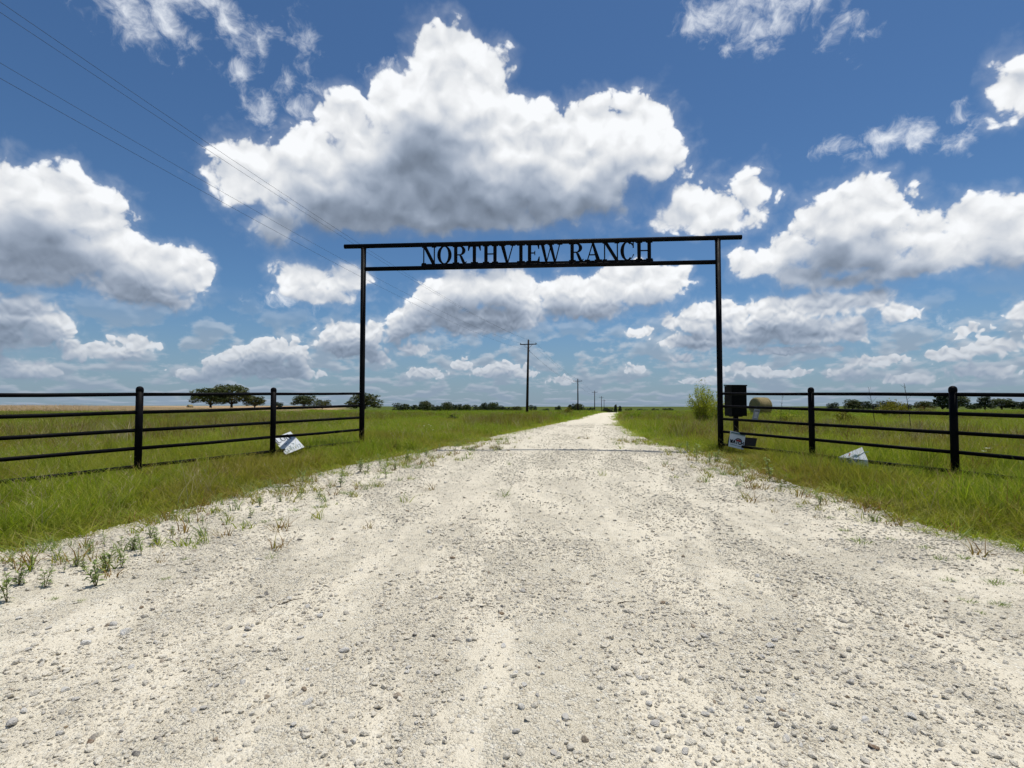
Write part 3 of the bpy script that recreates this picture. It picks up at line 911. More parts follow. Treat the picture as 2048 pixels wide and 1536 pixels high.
strokes('upper_lettering', fru, [[(0.36, 0.10), (0.36, 0.34)], [(0.44, 0.08), (0.42, 0.38)], [(0.52, 0.10), (0.40, 0.60), (0.50, 0.66)], [(0.28, 0.36), (0.34, 0.30)]], 0.014, M_FADED, b4)
strokes('red_mark', fru, [[(0.10, 0.38), (0.20, 0.22)]], 0.02, M_RED, b4, 0.004)

# number plate wired to the second rail
q = rail_pt(1513, GR, RD, 1, 0.05)
tl = q + Vector((-0.035, 0.01, -0.03))
b5, fr5 = board('number_plate', tl + Vector((-0.055, 0.012, -0.235)), tl + Vector((0.058, -0.026, -0.245)), tl, 0.004, M_PLATE)
tag(b5, 'small grey number plate hanging crooked from the second rail before the hay bale', 'plate')
strokes('marking', fr5, [[(0.25, y), (0.75, y + 0.02)] for y in (0.2, 0.32, 0.44, 0.56, 0.68)], 0.008, M_BOARD, b5)
strokes('marking', fr5, [[(0.12, 0.80), (0.88, 0.80)]], 0.012, M_INK, b5)
tube('wire_tie', [tl + Vector((0.05, 0, -0.004)), tl + Vector((0.045, 0, 0.03)), q + Vector((0.01, 0.04, 0.035))], 0.003, M_WIRE, b5, 6)
# ---------------------------------------------------------------- utility poles and wires
POLES = [(-14.6, 2.0, None, 11.35), (2.4, 80.0, 'black wooden utility pole with crossarm, tallest of the row, beside the drive', 10.95), (18.8, 157.0, 'second wooden utility pole along the drive, standing over a clump of trees', 9.0),
         (35.6, 237.0, 'third wooden utility pole along the drive beyond the crest', 7.75), (51.2, 315.0, 'fourth wooden utility pole along the drive, before the last short pole', 6.7), (66.6, 398.0, 'last short utility pole above the trees at the end of the drive', 5.6)]
LINE = Vector((16.6, 78, 0)).normalized()
ARM = Vector((LINE.y, -LINE.x, 0))          # across the line, to the east
def attach(i):
    x, y, lab, top = POLES[i]
    b = Vector((x, y, 0))
    return [b + Vector((0, 0, top + 0.12)), b - ARM * 1.14 + Vector((0, 0, top - 0.42)), b + ARM * 1.14 + Vector((0, 0, top - 0.42)), b + ARM * 0.16 + Vector((0, 0, top - 1.55))]
for i, (x, y, lab, top) in enumerate(POLES):
    if lab is None: continue
    z = float(ground_z(x, y))
    pole = empty('utility_pole', (x, y, z))
    tag(pole, lab, 'utility pole', 'utility poles beside the drive')
    h = top - z
    lean = Vector((0.10, 0, 0)) if i == 1 else Vector((0.03, 0, 0))
    tube('shaft', [(-0.22 if i == 1 else 0, 0, -0.3), (-0.11 if i == 1 else 0, 0, h * 0.5), (0, 0, h)], [0.205, 0.175, 0.125], M_POLE, pole, 14)
    bm = bmesh.new()
    yaw = Matrix.Rotation(math.atan2(ARM.y, ARM.x), 3, 'Z')
    box_bm(bm, (2.45, 0.10, 0.13), tuple(Vector((0, 0, h - 0.62)) - LINE * 0.15), yaw, 0.008)
    arm = bm_obj('crossarm', bm, M_POLE, pole)
    for s in (-1, 1):
        a = ARM * s * 0.62 + Vector((0, 0, h - 0.68)) - LINE * 0.215
        tube('brace', [a, Vector((0, 0, h - 1.28)) - LINE * 0.16], 0.022, M_POLE, pole, 6)
    for p in attach(i)[:3]:
        q = p - Vector((x, y, z))
        off = -LINE * 0.15 if abs(q.x) > 0.5 else Vector((0, 0, 0))
        tube('insulator', [q + off + Vector((0, 0, -0.20)), q + off + Vector((0, 0, -0.13)), q + off + Vector((0, 0, -0.08)), q + off + Vector((0, 0, -0.03)), q + off + Vector((0, 0, 0.03))], [0.025, 0.03, 0.065, 0.05, 0.035], M_PORC, pole, 10)
    q = attach(i)[3] - Vector((x, y, z))
    tube('insulator', [q + Vector((0, 0, -0.07)), q, q + Vector((0, 0, 0.07))], [0.03, 0.05, 0.03], M_PORC, pole, 8)

WIRES = ['topmost power line conductor running over the pole tops', 'power line conductor on the crossarm end away from the drive',
         'power line conductor on the crossarm end toward the drive', 'lowest power line conductor strung below the crossarms']
for k in range(4):
    pts, rad = [], []
    for i in range(5):
        a, b = attach(i)[k], attach(i + 1)[k]
        n = 28
        for j in range(n + (1 if i == 4 else 0)):
            t = j / n
            p = a.lerp(b, t)
            p.z -= (1.25 if i == 0 else 1.0) * 4 * t * (1 - t)
            pts.append(p)
            rad.append(0.0048 if i < 1 else 0.007)
    w = tube('power_line', pts, rad, M_WIRE, None, 6)
    tag(w, WIRES[k], 'wire')

# ---------------------------------------------------------------- round hay bales
def mat_hay():
    m, nb, bs, out = new_mat('baled_hay')
    p = nb.node('ShaderNodeTexCoord').outputs['Object']
    st = nb.v('MULTIPLY', p, (1.0, 6.0, 6.0))
    n = nb.noise(st, 6.0, 6.0, 0.7)
    n2 = nb.noise(p, 2.2, 4.0, 0.6)
    c = ramp(nb, n, [(0.3, (0.13, 0.095, 0.04)), (0.5, (0.30, 0.235, 0.115)), (0.72, (0.44, 0.37, 0.21))])
    c = nb.mix(nb.ss(n2, 0.45, 0.7, 0.0, 0.5), c, rgb(0.20, 0.18, 0.07))
    nb.put(bs.inputs['Base Color'], c)
    bs.inputs['Roughness'].default_value = 1.0
    nb.put(bs.inputs['Normal'], bump(nb, n, 1.0, 0.06))
    return m
M_HAY = mat_hay()
def hay_bale(loc, yaw, r, length, label):
    b = empty('hay_bale', loc, yaw)
    tag(b, label, 'hay bale')
    n = 40
    v, f = [], []
    prof = [(-0.5, 0.0), (-0.505, 0.3), (-0.515, 0.55), (-0.505, 0.80), (-0.49, 0.93), (-0.44, 0.995), (-0.25, 1.0), (0.0, 1.01), (0.25, 1.0), (0.44, 0.995), (0.49, 0.93), (0.505, 0.80), (0.515, 0.55), (0.505, 0.3), (0.5, 0.0)]
    for xx, rr in prof:
        for k in range(n):
            a = 2 * math.pi * k / n
            j = 1 + 0.03 * (vnoise(np.array(k * 0.7), np.array(xx * 9 + 50), 3) - 0.5)
            sag = 0.94 if math.sin(a) < -0.6 else 1.0
            v.append((xx * length, rr * r * j * math.cos(a), r + rr * r * j * math.sin(a) * sag))
    for i in range(len(prof) - 1):
        for k in range(n):
            f.append((i * n + k, i * n + (k + 1) % n, (i + 1) * n + (k + 1) % n, (i + 1) * n + k))
    mesh_obj('rolled_hay', v, f, M_HAY, b, True)
    # twine wraps
    for xx in (-0.36, -0.18, 0.0, 0.18, 0.36):
        ring_ = [(xx * length + 0.01 * math.sin(5 * t), r * 1.012 * math.cos(t), r + r * 1.012 * math.sin(t) * (0.94 if math.sin(t) < -0.6 else 1)) for t in np.linspace(0, 2 * math.pi, 33)]
        tube('twine', ring_, 0.008, M_HAY, b, 5, False)
    # loose straws
    sv, sf = [], []
    for i in range(420):
        a = random.uniform(0, 2 * math.pi); xx = random.uniform(-0.5, 0.5) * length
        p = Vector((xx, r * math.cos(a), r + r * math.sin(a)))
        d = Vector((random.uniform(-1, 1), math.cos(a) * 0.6 - math.sin(a) * random.uniform(-1, 1), math.sin(a) * 0.6 + math.cos(a) * random.uniform(-1, 1))).normalized() * random.uniform(0.05, 0.14)
        w = d.cross(Vector((0.3, 0.5, 0.8))).normalized() * 0.005
        k = len(sv); sv += [p - w, p + w, p + d]; sf.append((k, k + 1, k + 2))
    tag(mesh_obj('loose_straw', sv, sf, M_HAY, b), kind='stuff')
    return b
hb = at_depth(1521, 815, 57.0)
hay_bale((hb.x, hb.y, float(ground_z(hb.x, hb.y)) - 0.02), R(14), 0.93, 1.50, 'round tan hay bale lying in the field just past the parcel box')
hb2 = at_depth(380, 812, 190.0)
hay_bale((hb2.x, hb2.y, float(ground_z(hb2.x, hb2.y))), R(60), 0.80, 1.5, 'far brown hay bale on the ripe field beside the spreading oaks')
# ---------------------------------------------------------------- leaf and grass materials
def mat_leaf(name, stops, transl=0.35, patch_scale=0.5, patch=None, attr=None):
    m = bpy.data.materials.new(name)
    m.use_nodes = True
    t = m.node_tree; t.nodes.clear(); nb = NB(t)
    out = nb.node('ShaderNodeOutputMaterial')
    oi = nb.node('ShaderNodeObjectInfo')
    if attr:
        a = nb.node('ShaderNodeAttribute', attribute_name=attr)
        r = a.outputs['Fac']
        r = nb.m('FRACT', nb.m('ADD', r, nb.m('MULTIPLY', oi.outputs['Random'], 0.37)))
    else:
        r = oi.outputs['Random']
    c = ramp(nb, r, stops)
    if patch:
        p = nb.noise(oi.outputs['Location'], patch_scale, 3.0, 0.55)
        c = nb.mix(nb.ss(p, 0.42, 0.66, 0.0, patch[1]), c, rgb(*patch[0]))
    d = nb.node('ShaderNodeBsdfPrincipled')
    nb.put(d.inputs['Base Color'], c); d.inputs['Roughness'].default_value = 0.6; d.inputs['Specular IOR Level'].default_value = 0.25
    tr = nb.node('ShaderNodeBsdfTranslucent')
    nb.put(tr.inputs[0], nb.mix(1.0, c, rgb(1.0, 1.08, 0.55), 'MULTIPLY'))
    mx = nb.node('ShaderNodeMixShader'); mx.inputs[0].default_value = transl
    t.links.new(d.outputs[0], mx.inputs[1]); t.links.new(tr.outputs[0], mx.inputs[2])
    t.links.new(mx.outputs[0], out.inputs[0])
    return m

M_GRASS = mat_leaf('grass_blades', [(0, (0.151, 0.219, 0.011)), (0.3, (0.221, 0.290, 0.019)), (0.62, (0.309, 0.373, 0.032)), (0.85, (0.384, 0.384, 0.067)), (1, (0.512, 0.438, 0.162))], 0.5, 0.35, ((0.300, 0.205, 0.060), 0.62), 'tone')
M_FIELD = mat_leaf('field_grass', [(0, (0.157, 0.248, 0.013)), (0.5, (0.232, 0.328, 0.025)), (0.85, (0.308, 0.351, 0.044)), (1, (0.356, 0.323, 0.076))], 0.5, 0.10, ((0.260, 0.205, 0.050), 0.50), 'tone')
M_DRY = mat_leaf('dry_stalks', [(0.0, (0.30, 0.23, 0.10)), (0.5, (0.40, 0.32, 0.16)), (1.0, (0.46, 0.40, 0.24))], 0.3)
M_RUST = mat_leaf('rusty_grass', [(0.0, (0.18, 0.105, 0.03)), (0.5, (0.27, 0.165, 0.05)), (1.0, (0.22, 0.19, 0.04))], 0.3, attr='tone')
M_CROP = mat_leaf('ripe_crop', [(0.0, (0.46, 0.32, 0.21)), (0.5, (0.58, 0.43, 0.30)), (1.0, (0.66, 0.52, 0.38))], 0.3, attr='tone')
M_WEED = mat_leaf('weed_leaves', [(0, (0.178, 0.240, 0.086)), (0.5, (0.248, 0.319, 0.122)), (1, (0.333, 0.381, 0.136))], 0.35, attr='tone')
M_STEM = mat_leaf('weed_stems', [(0.0, (0.13, 0.10, 0.04)), (1.0, (0.17, 0.15, 0.06))], 0.1)
M_OAK = mat_leaf('oak_leaves', [(0.0, (0.034, 0.052, 0.014)), (0.4, (0.055, 0.078, 0.020)), (0.75, (0.085, 0.098, 0.030)), (1.0, (0.120, 0.108, 0.042))], 0.22, attr='tone')
M_PINE = mat_leaf('dark_leaves', [(0.0, (0.018, 0.034, 0.014)), (0.5, (0.028, 0.048, 0.018)), (1.0, (0.045, 0.062, 0.022))], 0.2, attr='tone')
M_WILLOW = mat_leaf('willow_leaves', [(0, (0.225, 0.265, 0.020)), (0.5, (0.325, 0.356, 0.035)), (1, (0.425, 0.414, 0.060))], 0.5, attr='tone')
M_GOLD = mat_leaf('yellow_shrub_leaves', [(0.0, (0.13, 0.14, 0.015)), (0.5, (0.20, 0.19, 0.022)), (1.0, (0.26, 0.21, 0.04))], 0.4, attr='tone')
M_BARK = mat_paint('bark', (0.055, 0.042, 0.032), 0.95, 0.0, 0.1)

def set_tone(me, tones):
    a = me.attributes.new('tone', 'FLOAT', 'FACE')
    a.data.foreach_set('value', np.asarray(tones, dtype=np.float32))

# prototypes for scattering live in a collection that is not part of the scene
def proto_coll(name, objs):
    c = bpy.data.collections.new(name)
    for o in objs: c.objects.link(o)
    return c

def raw_obj(name, v, f, mat, tones=None, smooth_shade=False):
    me = bpy.data.meshes.new(name)
    me.from_pydata([tuple(p) for p in v], [], f)
    if tones is not None: set_tone(me, tones)
    if smooth_shade: me.polygons.foreach_set('use_smooth', [True] * len(me.polygons))
    me.materials.append(mat)
    me.update()
    return bpy.data.objects.new(name, me)

def blade(v, f, tones, base, h, lean, az_, w, tone, segs=3):
    d = Vector((math.cos(az_), math.sin(az_), 0))
    s = Vector((-d.y, d.x, 0))
    pa = random.uniform(0, math.pi)
    s = (s * math.cos(pa) + d * math.sin(pa)).normalized()
    k = len(v)
    for i in range(segs + 1):
        t = i / segs
        p = base + d * (lean * h * t ** 1.8) + Vector((0, 0, h * (t - 0.22 * lean * t * t)))
        ww = w * (1 - t) ** 0.6
        if i < segs: v += [p - s * ww, p + s * ww]
        else: v.append(p)
    for i in range(segs):
        a = k + 2 * i
        f.append((a, a + 1, a + 3, a + 2) if i < segs - 1 else (a, a + 1, a + 2))
        tones.append(tone)

def tuft(name, n, rad, hmin, hmax, w, mat, lean=(0.25, 1.25), segs=3):
    v, f, tn = [], [], []
    for _ in range(n):
        r = rad * math.sqrt(random.random()); a = random.uniform(0, 2 * math.pi)
        blade(v, f, tn, Vector((r * math.cos(a), r * math.sin(a), -0.02)), random.uniform(hmin, hmax), random.uniform(*lean), random.uniform(0, 2 * math.pi), w * random.uniform(0.6, 1.3), random.random(), segs)
    return raw_obj(name, v, f, mat, tn)

def stalks(name, n, rad, hmin, hmax, mat):
    """thin dry seed stalks with a feathered head"""
    v, f, tn = [], [], []
    for _ in range(n):
        r = rad * math.sqrt(random.random()); a = random.uniform(0, 2 * math.pi)
        base = Vector((r * math.cos(a), r * math.sin(a), 0)); h = random.uniform(hmin, hmax); tone = random.random(); lz = random.uniform(0.2, 0.8); az_ = random.uniform(0, 2 * math.pi)
        blade(v, f, tn, base, h, lz, az_, 0.0034, tone, 4)
        d = Vector((math.cos(az_), math.sin(az_), 0))
        for j in range(5):
            t = 0.78 + 0.045 * j
            p = base + d * (lz * h * t ** 1.8) + Vector((0, 0, h * (t - 0.22 * lz * t * t)))
            blade(v, f, tn, p, random.uniform(0.03, 0.06), 0.9, random.uniform(0, 6.28), 0.0032, tone, 2)
    return raw_obj(name, v, f, mat, tn)

def scatter(name, pts, rots, scls, idx, coll, kind_label):
    """one object: instances of the prototypes in coll on the given points"""
    n = len(pts)
    me = bpy.data.meshes.new(name)
    me.vertices.add(n)
    me.vertices.foreach_set('co', np.asarray(pts, dtype=np.float32).ravel())
    for nm, ty, dat in (('rot', 'FLOAT_VECTOR', rots), ('scl', 'FLOAT_VECTOR', scls)):
        a = me.attributes.new(nm, ty, 'POINT'); a.data.foreach_set('vector', np.asarray(dat, dtype=np.float32).ravel())
    a = me.attributes.new('pick', 'INT', 'POINT'); a.data.foreach_set('value', np.asarray(idx, dtype=np.int32))
    o = bpy.data.objects.new(name, me)
    COL.objects.link(o)
    g = bpy.data.node_groups.new(name, 'GeometryNodeTree')
    g.interface.new_socket('Geometry', in_out='INPUT', socket_type='NodeSocketGeometry')
    g.interface.new_socket('Geometry', in_out='OUTPUT', socket_type='NodeSocketGeometry')
    N = g.nodes
    gi, go = N.new('NodeGroupInput'), N.new('NodeGroupOutput')
    ci = N.new('GeometryNodeCollectionInfo'); ci.inputs['Collection'].default_value = coll
    ci.inputs['Separate Children'].default_value = True; ci.inputs['Reset Children'].default_value = True
    ip = N.new('GeometryNodeInstanceOnPoints'); ip.inputs['Pick Instance'].default_value = True
    def named(nm, ty):
        q = N.new('GeometryNodeInputNamedAttribute'); q.data_type = ty; q.inputs['Name'].default_value = nm
        return q.outputs['Attribute']
    L = g.links.new
    L(gi.outputs[0], ip.inputs['Points']); L(ci.outputs[0], ip.inputs['Instance'])
    L(named('pick', 'INT'), ip.inputs['Instance Index'])
    L(named('rot', 'FLOAT_VECTOR'), ip.inputs['Rotation']); L(named('scl', 'FLOAT_VECTOR'), ip.inputs['Scale'])
    L(ip.outputs[0], go.inputs[0])
    md = o.modifiers.new('scatter', 'NODES'); md.node_group = g
    o['kind'] = 'stuff'; o['label'] = kind_label
    return o

def frustum_points(n, y0, y1, margin=1.12, power=1.0):
    """random ground points in the widened view wedge, even per area"""
    u = rng.random(n)
    y = np.sqrt(y0 * y0 + u * (y1 * y1 - y0 * y0))
    half_ = 0.931 * margin * y + 1.0
    x = (rng.random(n) * 2 - 1) * half_
    return x, y

def edge_jitter(x, y):
    return 1.1 * (fbm(x * 0.9 + 9, y * 0.9, 71) - 0.5) + 1.3 * (fbm(x * 3.2, y * 3.2, 73) - 0.5) + 0.12 * rng.standard_normal(len(x))

def rand_rot(n, tilt=0.12):
    return np.stack([rng.normal(0, tilt, n), rng.normal(0, tilt, n), rng.random(n) * 6.283], -1)

def grass_layer(name, n, y0, y1, coll, npick, smin, smax, label, margin_in=0.0, patchy=None, hmod=True):
    x, y = frustum_points(n, y0, y1)
    s = road_s(x, y)
    keep = s < margin_in + 0.12 + edge_jitter(x, y)
    if patchy is not None: keep &= patchy(x, y)
    x, y, s = x[keep], y[keep], s[keep]
    m = len(x)
    z = ground_z(x, y)
    sc = rng.uniform(smin, smax, m)
    hh = sc.copy()
    if hmod:
        hh *= 0.45 + 1.25 * fbm(x * 0.8, y * 0.8, 81) ** 1.3
        hh *= 0.45 + 0.55 * smooth(0.0, 0.8, -s)                 # short and trodden next to the gravel
        hh *= 1.0 + 0.30 * smooth(3.5, 6.0, x) * smooth(16, 11, y)
        for bxx, byy in ((-4.75, 11.35), (6.35, 9.75), (5.1, 12.2)):   # flattened in front of the boards
            hh *= 1 - 0.88 * np.exp(-((x - bxx) ** 2 + (y - byy) ** 2) / 0.42)
    return scatter(name, np.stack([x, y, z], -1), rand_rot(m), np.stack([sc, sc, hh], -1), rng.integers(0, npick, m), coll, label)

# near verge
near = proto_coll('near_tufts', [tuft('tuft', 15, 0.08, 0.12, 0.34, 0.0042, M_GRASS) for _ in range(7)] + [tuft('tuft', 12, 0.06, 0.10, 0.22, 0.004, M_RUST)])
grass_layer('verge_grass', 52000, 3.9, 19.0, near, 8, 0.65, 1.25, 'green and olive grass growing along the drive and under the fences')
mid = proto_coll('mid_tufts', [tuft('tuft', 22, 0.20, 0.18, 0.42, 0.0065, M_GRASS, segs=2) for _ in range(5)] + [tuft('tuft', 18, 0.2, 0.2, 0.4, 0.0065, M_FIELD, segs=2) for _ in range(2)])
grass_layer('meadow_grass', 46000, 17.0, 48.0, mid, 7, 0.7, 1.3, 'meadow grass behind the gate and fences')
far = proto_coll('far_tufts', [tuft('tuft', 34, 0.60, 0.22, 0.52, 0.018, M_FIELD, segs=2) for _ in range(6)])
grass_layer('field_grass', 42000, 46.0, 135.0, far, 6, 0.8, 1.4, 'far field grass')
# dry seed stalks
dry = proto_coll('dry_stalks', [stalks('stalk', 3, 0.10, 0.35, 0.62, M_DRY) for _ in range(4)])
grass_layer('seed_stalks', 4200, 4.4, 24.0, dry, 4, 0.7, 1.2, 'thin dry seed stalks standing in the verge', -0.35, lambda x, y: fbm(x * 0.45, y * 0.45, 91) > 0.50, False)
# sparse small tufts creeping out over the gravel's edge
edge_t = proto_coll('edge_tufts', [tuft('tuft', 16, 0.055, 0.04, 0.16, 0.0046, m_, (0.3, 1.4), 2) for m_ in (M_WEED, M_GRASS, M_RUST, M_GRASS)])
xe, ye = frustum_points(60000, 3.6, 17.0)
se = road_s(xe, ye)
ke = (se > -0.2) & (rng.random(len(xe)) < 0.30 * np.exp(-np.maximum(se, 0) / (0.48 + 0.25 * (xe < 0))) * (0.2 + 1.6 * smooth(0.42, 0.62, fbm(xe * 1.5, ye * 1.5, 99))))
xe, ye = xe[ke], ye[ke]
ze = np.maximum(ground_z(xe, ye), road_z(xe, ye))
sc = rng.uniform(0.5, 1.5, len(xe))
scatter('edge_tufts', np.stack([xe, ye, ze], -1), rand_rot(len(xe)), np.stack([sc, sc, sc], -1), rng.integers(0, 4, len(xe)), edge_t, 'sparse low tufts creeping out over the gravel edge')
# rank weeds standing out of the meadow in patches
rank = proto_coll('rank_tufts', [tuft('tuft', 26, 0.22, 0.30, 0.75, 0.007, m_, (0.1, 0.6), 3) for m_ in (M_GRASS, M_RUST, M_RUST, M_GRASS, M_DRY)])
grass_layer('rank_weeds', 15000, 13.5, 70.0, rank, 5, 0.7, 1.35, 'tall rank weeds standing in patches in the meadow', -0.5, lambda x, y: (fbm(x * 0.16 + 4, y * 0.10, 97) > 0.50) & ((y > 16) | (np.abs(x) > 9)), False)
# taller clumps that break the verge's outline
clump = proto_coll('clump_tufts', [tuft('tuft', 30, 0.10, 0.22, 0.52, 0.0044, m_, (0.2, 1.0), 3) for m_ in (M_GRASS, M_GRASS, M_RUST, M_FIELD)])
grass_layer('verge_clumps', 2600, 4.3, 15.0, clump, 4, 0.6, 1.15, 'taller grass clumps standing out of the verge by the fences', -0.30, lambda x, y: fbm(x * 0.8 + 2, y * 0.8, 98) > 0.53)
# ripe crop to the west
crop = proto_coll('crop_tufts', [tuft('tuft', 46, 0.8, 0.7, 1.35, 0.028, M_CROP, (0.25, 1.0), 2) for _ in range(4)])
n = 16000
yy = np.sqrt(88 ** 2 + rng.random(n) * (190 ** 2 - 88 ** 2)); xx = -yy * rng.uniform(0.33, 1.10, n)
k = xx / yy < -0.33 - 0.10 * fbm(xx * 0.05, yy * 0.05, 95)
xx, yy = xx[k], yy[k]
sc = rng.uniform(0.7, 1.2, len(xx)) * (0.55 + 0.55 * smooth(-0.5, -0.85, xx / yy))
scatter('ripe_crop', np.stack([xx, yy, ground_z(xx, yy)], -1), rand_rot(len(xx)), np.stack([sc, sc, sc], -1), rng.integers(0, 4, len(xx)), crop, 'tan ripe crop standing on the western field')

# ---------------------------------------------------------------- gravel
def stone_mesh(name, seed, mat, sub=2, flat=0.6):
    rs = np.random.default_rng(seed)
    bm = bmesh.new()
    bmesh.ops.create_icosphere(bm, subdivisions=sub, radius=1.0)
    for _ in range(11):                                      # chip flat facets off a lump
        nrm = Vector(rs.normal(size=3)).normalized(); d = rs.uniform(0.42, 0.82)
        for v in bm.verts:
            e = v.co.dot(nrm) - d
            if e > 0: v.co -= nrm * e
    sx, sy = rs.uniform(0.8, 1.25), rs.uniform(0.65, 1.0)
    for v in bm.verts:
        v.co = Vector((v.co.x * sx, v.co.y * sy, v.co.z * flat)) * (1 + rs.normal(0, 0.03))
    me = bpy.data.meshes.new(name)
    bm.to_mesh(me); bm.free()
    me.materials.append(mat)
    return me

def mat_stone(name, stops, spread=True):
    m, nb, bs, out = new_mat(name)
    oi = nb.node('ShaderNodeObjectInfo')
    p = nb.node('ShaderNodeTexCoord').outputs['Object']
    c = ramp(nb, oi.outputs['Random'], stops)
    n = nb.noise(p, 1.6, 4.0, 0.65)
    c = nb.mix(nb.ss(n, 0.35, 0.7, 0.0, 0.45), c, rgb(0.70, 0.65, 0.55))
    nb.put(bs.inputs['Base Color'], c)
    bs.inputs['Roughness'].default_value = 0.95
    bs.inputs['Specular IOR Level'].default_value = 0.1
    nb.put(bs.inputs['Normal'], bump(nb, nb.noise(p, 5.0, 4.0, 0.6), 0.5, 0.2))
    return m
M_PEB = mat_stone('limestone_chips', [(0.0, (0.72, 0.66, 0.545)), (0.45, (0.80, 0.745, 0.63)), (0.70, (0.71, 0.655, 0.545)), (0.88, (0.63, 0.59, 0.51)), (0.96, (0.50, 0.46, 0.40)), (0.985, (0.34, 0.25, 0.16)), (1.0, (0.24, 0.23, 0.22))])
peb = proto_coll('chips', [bpy.data.objects.new('chip', stone_mesh('chip', 100 + i, M_PEB, 1, 0.62)) for i in range(8)])
def gravel_layer(name, n, y0, y1, smin, smax, alpha, label, off_edge=0.12, shoulder=False):
    x, y = frustum_points(n, y0, y1, 1.08)
    s = road_s(x, y)
    dens = fbm(x * 1.9, y * 0.8, 61, 4)
    keep = (s > -off_edge * rng.random(len(x)) ** 2) & (rng.random(len(x)) < (0.22 + 1.15 * smooth(0.39, 0.60, dens) + 0.9 * smooth(1.6, 0.2, s)) * (1 - 0.65 * wheel_track(x, y)))
    if shoulder: keep &= rng.random(len(x)) < np.exp(-np.maximum(s, 0) / 0.55) * 0.9
    x, y = x[keep], y[keep]
    m = len(x)
    u = rng.random(m)
    r = (smin ** -alpha + u * (smax ** -alpha - smin ** -alpha)) ** (-1 / alpha)     # power-law sizes
    z = road_z(x, y) + r * 0.21
    rot = np.stack([rng.normal(0, 0.35, m), rng.normal(0, 0.35, m), rng.random(m) * 6.283], -1)
    return scatter(name, np.stack([x, y, z], -1), rot, np.stack([r, r, r], -1), rng.integers(0, 8, m), peb, label)
gravel_layer('loose_gravel', 120000, 1.45, 5.2, 0.0036, 0.030, 1.85, 'pale limestone chips strewn over the drive in front of the gate')
gravel_layer('drive_gravel', 115000, 5.0, 13.0, 0.0072, 0.034, 2.0, 'pale limestone chips on the drive up to the gate')
gravel_layer('far_gravel', 60000, 12.5, 34.0, 0.014, 0.038, 2.2, 'pale limestone chips on the drive beyond the gate')

gravel_layer('shoulder_gravel', 42000, 2.6, 14.0, 0.013, 0.040, 2.4, 'coarse pale lumps lying along the shoulders of the drive', 0.2, True)

# larger loose stones, each one a piece of the road
M_ST = {'w': mat_stone('white_stone', [(0.0, (0.72, 0.70, 0.66)), (1.0, (0.62, 0.60, 0.55))]), 'g': mat_stone('grey_stone', [(0.0, (0.48, 0.46, 0.43)), (1.0, (0.62, 0.60, 0.56))]),
        'd': mat_stone('dark_stone', [(0.0, (0.10, 0.10, 0.105)), (1.0, (0.17, 0.16, 0.15))]), 'b': mat_stone('brown_stone', [(0.0, (0.17, 0.10, 0.06)), (1.0, (0.24, 0.17, 0.10))])}
ST_MESH = {k: [stone_mesh('stone', 300 + 17 * i + ord(k), m, 2, 0.62) for i in range(5)] for k, m in M_ST.items()}
STONES = [(172, 1304, 30, 'w'), (283, 1229, 15, 'b'), (285, 1249, 17, 'd'), (305, 1233, 18, 'g'), (98, 1272, 18, 'g'), (180, 1276, 24, 'g'), (250, 1282, 34, 'w'), (160, 1312, 18, 'g'), (55, 1318, 20, 'g'), (690, 1318, 28, 'g'), (600, 1290, 22, 'g'),
          (608, 1397, 18, 'b'), (616, 1423, 32, 'w'), (583, 1402, 14, 'w'), (497, 1272, 26, 'g'), (533, 1201, 20, 'd'), (600, 1090, 14, 'd'), (614, 1357, 18, 'w'), (586, 1470, 20, 'g'), (262, 1352, 22, 'w'), (245, 1500, 18, 'w'), (178, 1522, 22, 'w'),
          (150, 1420, 18, 'g'), (20, 1470, 40, 'g'), (905, 1126, 17, 'b'), (1015, 1140, 13, 'g'), (1107, 1150, 15, 'd'), (1003, 1241, 18, 'b'), (1005, 1227, 12, 'd'), (1327, 1219, 16, 'b'), (1326, 1228, 13, 'w'), (1132, 1236, 14, 'g'), (880, 1292, 16, 'g'), (829, 1284, 15, 'd'),
          (817, 1352, 19, 'g'), (925, 1418, 17, 'g'), (1074, 1412, 15, 'g'), (1050, 1391, 20, 'g'), (1032, 1486, 26, 'g'), (945, 1488, 16, 'w'), (891, 1497, 15, 'd'), (832, 1467, 18, 'g'), (1108, 1530, 22, 'g'), (1120, 1522, 12, 'w'), (1296, 1427, 24, 'g'), (1312, 1470, 30, 'g'),
          (1372, 1525, 28, 'g'), (1493, 1433, 22, 'w'), (1565, 1446, 22, 'b'), (1731, 1464, 26, 'w'), (1572, 1497, 26, 'g'), (1641, 1166, 12, 'd'), (1540, 1310, 28, 'w'), (1674, 1283, 18, 'g'), (1600, 1278, 20, 'g'), (1886, 1323, 14, 'd'), (1704, 1256, 10, 'd'), (1990, 1400, 18, 'w'), (2040, 1328, 18, 'w'),
          (1760, 1136, 16, 'g'), (1830, 1130, 18, 'g'), (793, 1052, 11, 'd'), (815, 1030, 10, 'b'), (1080, 1031, 11, 'd'), (700, 1060, 10, 'g'), (935, 968, 8, 'd'), (892, 955, 9, 'g'), (1240, 1370, 12, 'g'), (420, 1390, 20, 'g'), (470, 1100, 13, 'g'), (1580, 1446, 12, 'g')]
def lay_stone(px, py, wpx, kind):
    p = on_ground(px, py)
    r = 0.5 * wpx / FPX * p.y * 0.80
    o = bpy.data.objects.new('stone', random.choice(ST_MESH[kind]))
    COL.objects.link(o)
    o.parent = road
    o.location = (p.x, p.y, float(road_z(p.x, p.y)) + r * 0.22)
    o.scale = (r, r * random.uniform(0.85, 1.1), r * random.uniform(0.75, 1.05))
    o.rotation_euler = (random.gauss(0, 0.2), random.gauss(0, 0.2), random.uniform(0, 6.28))
for s in STONES: lay_stone(*s)
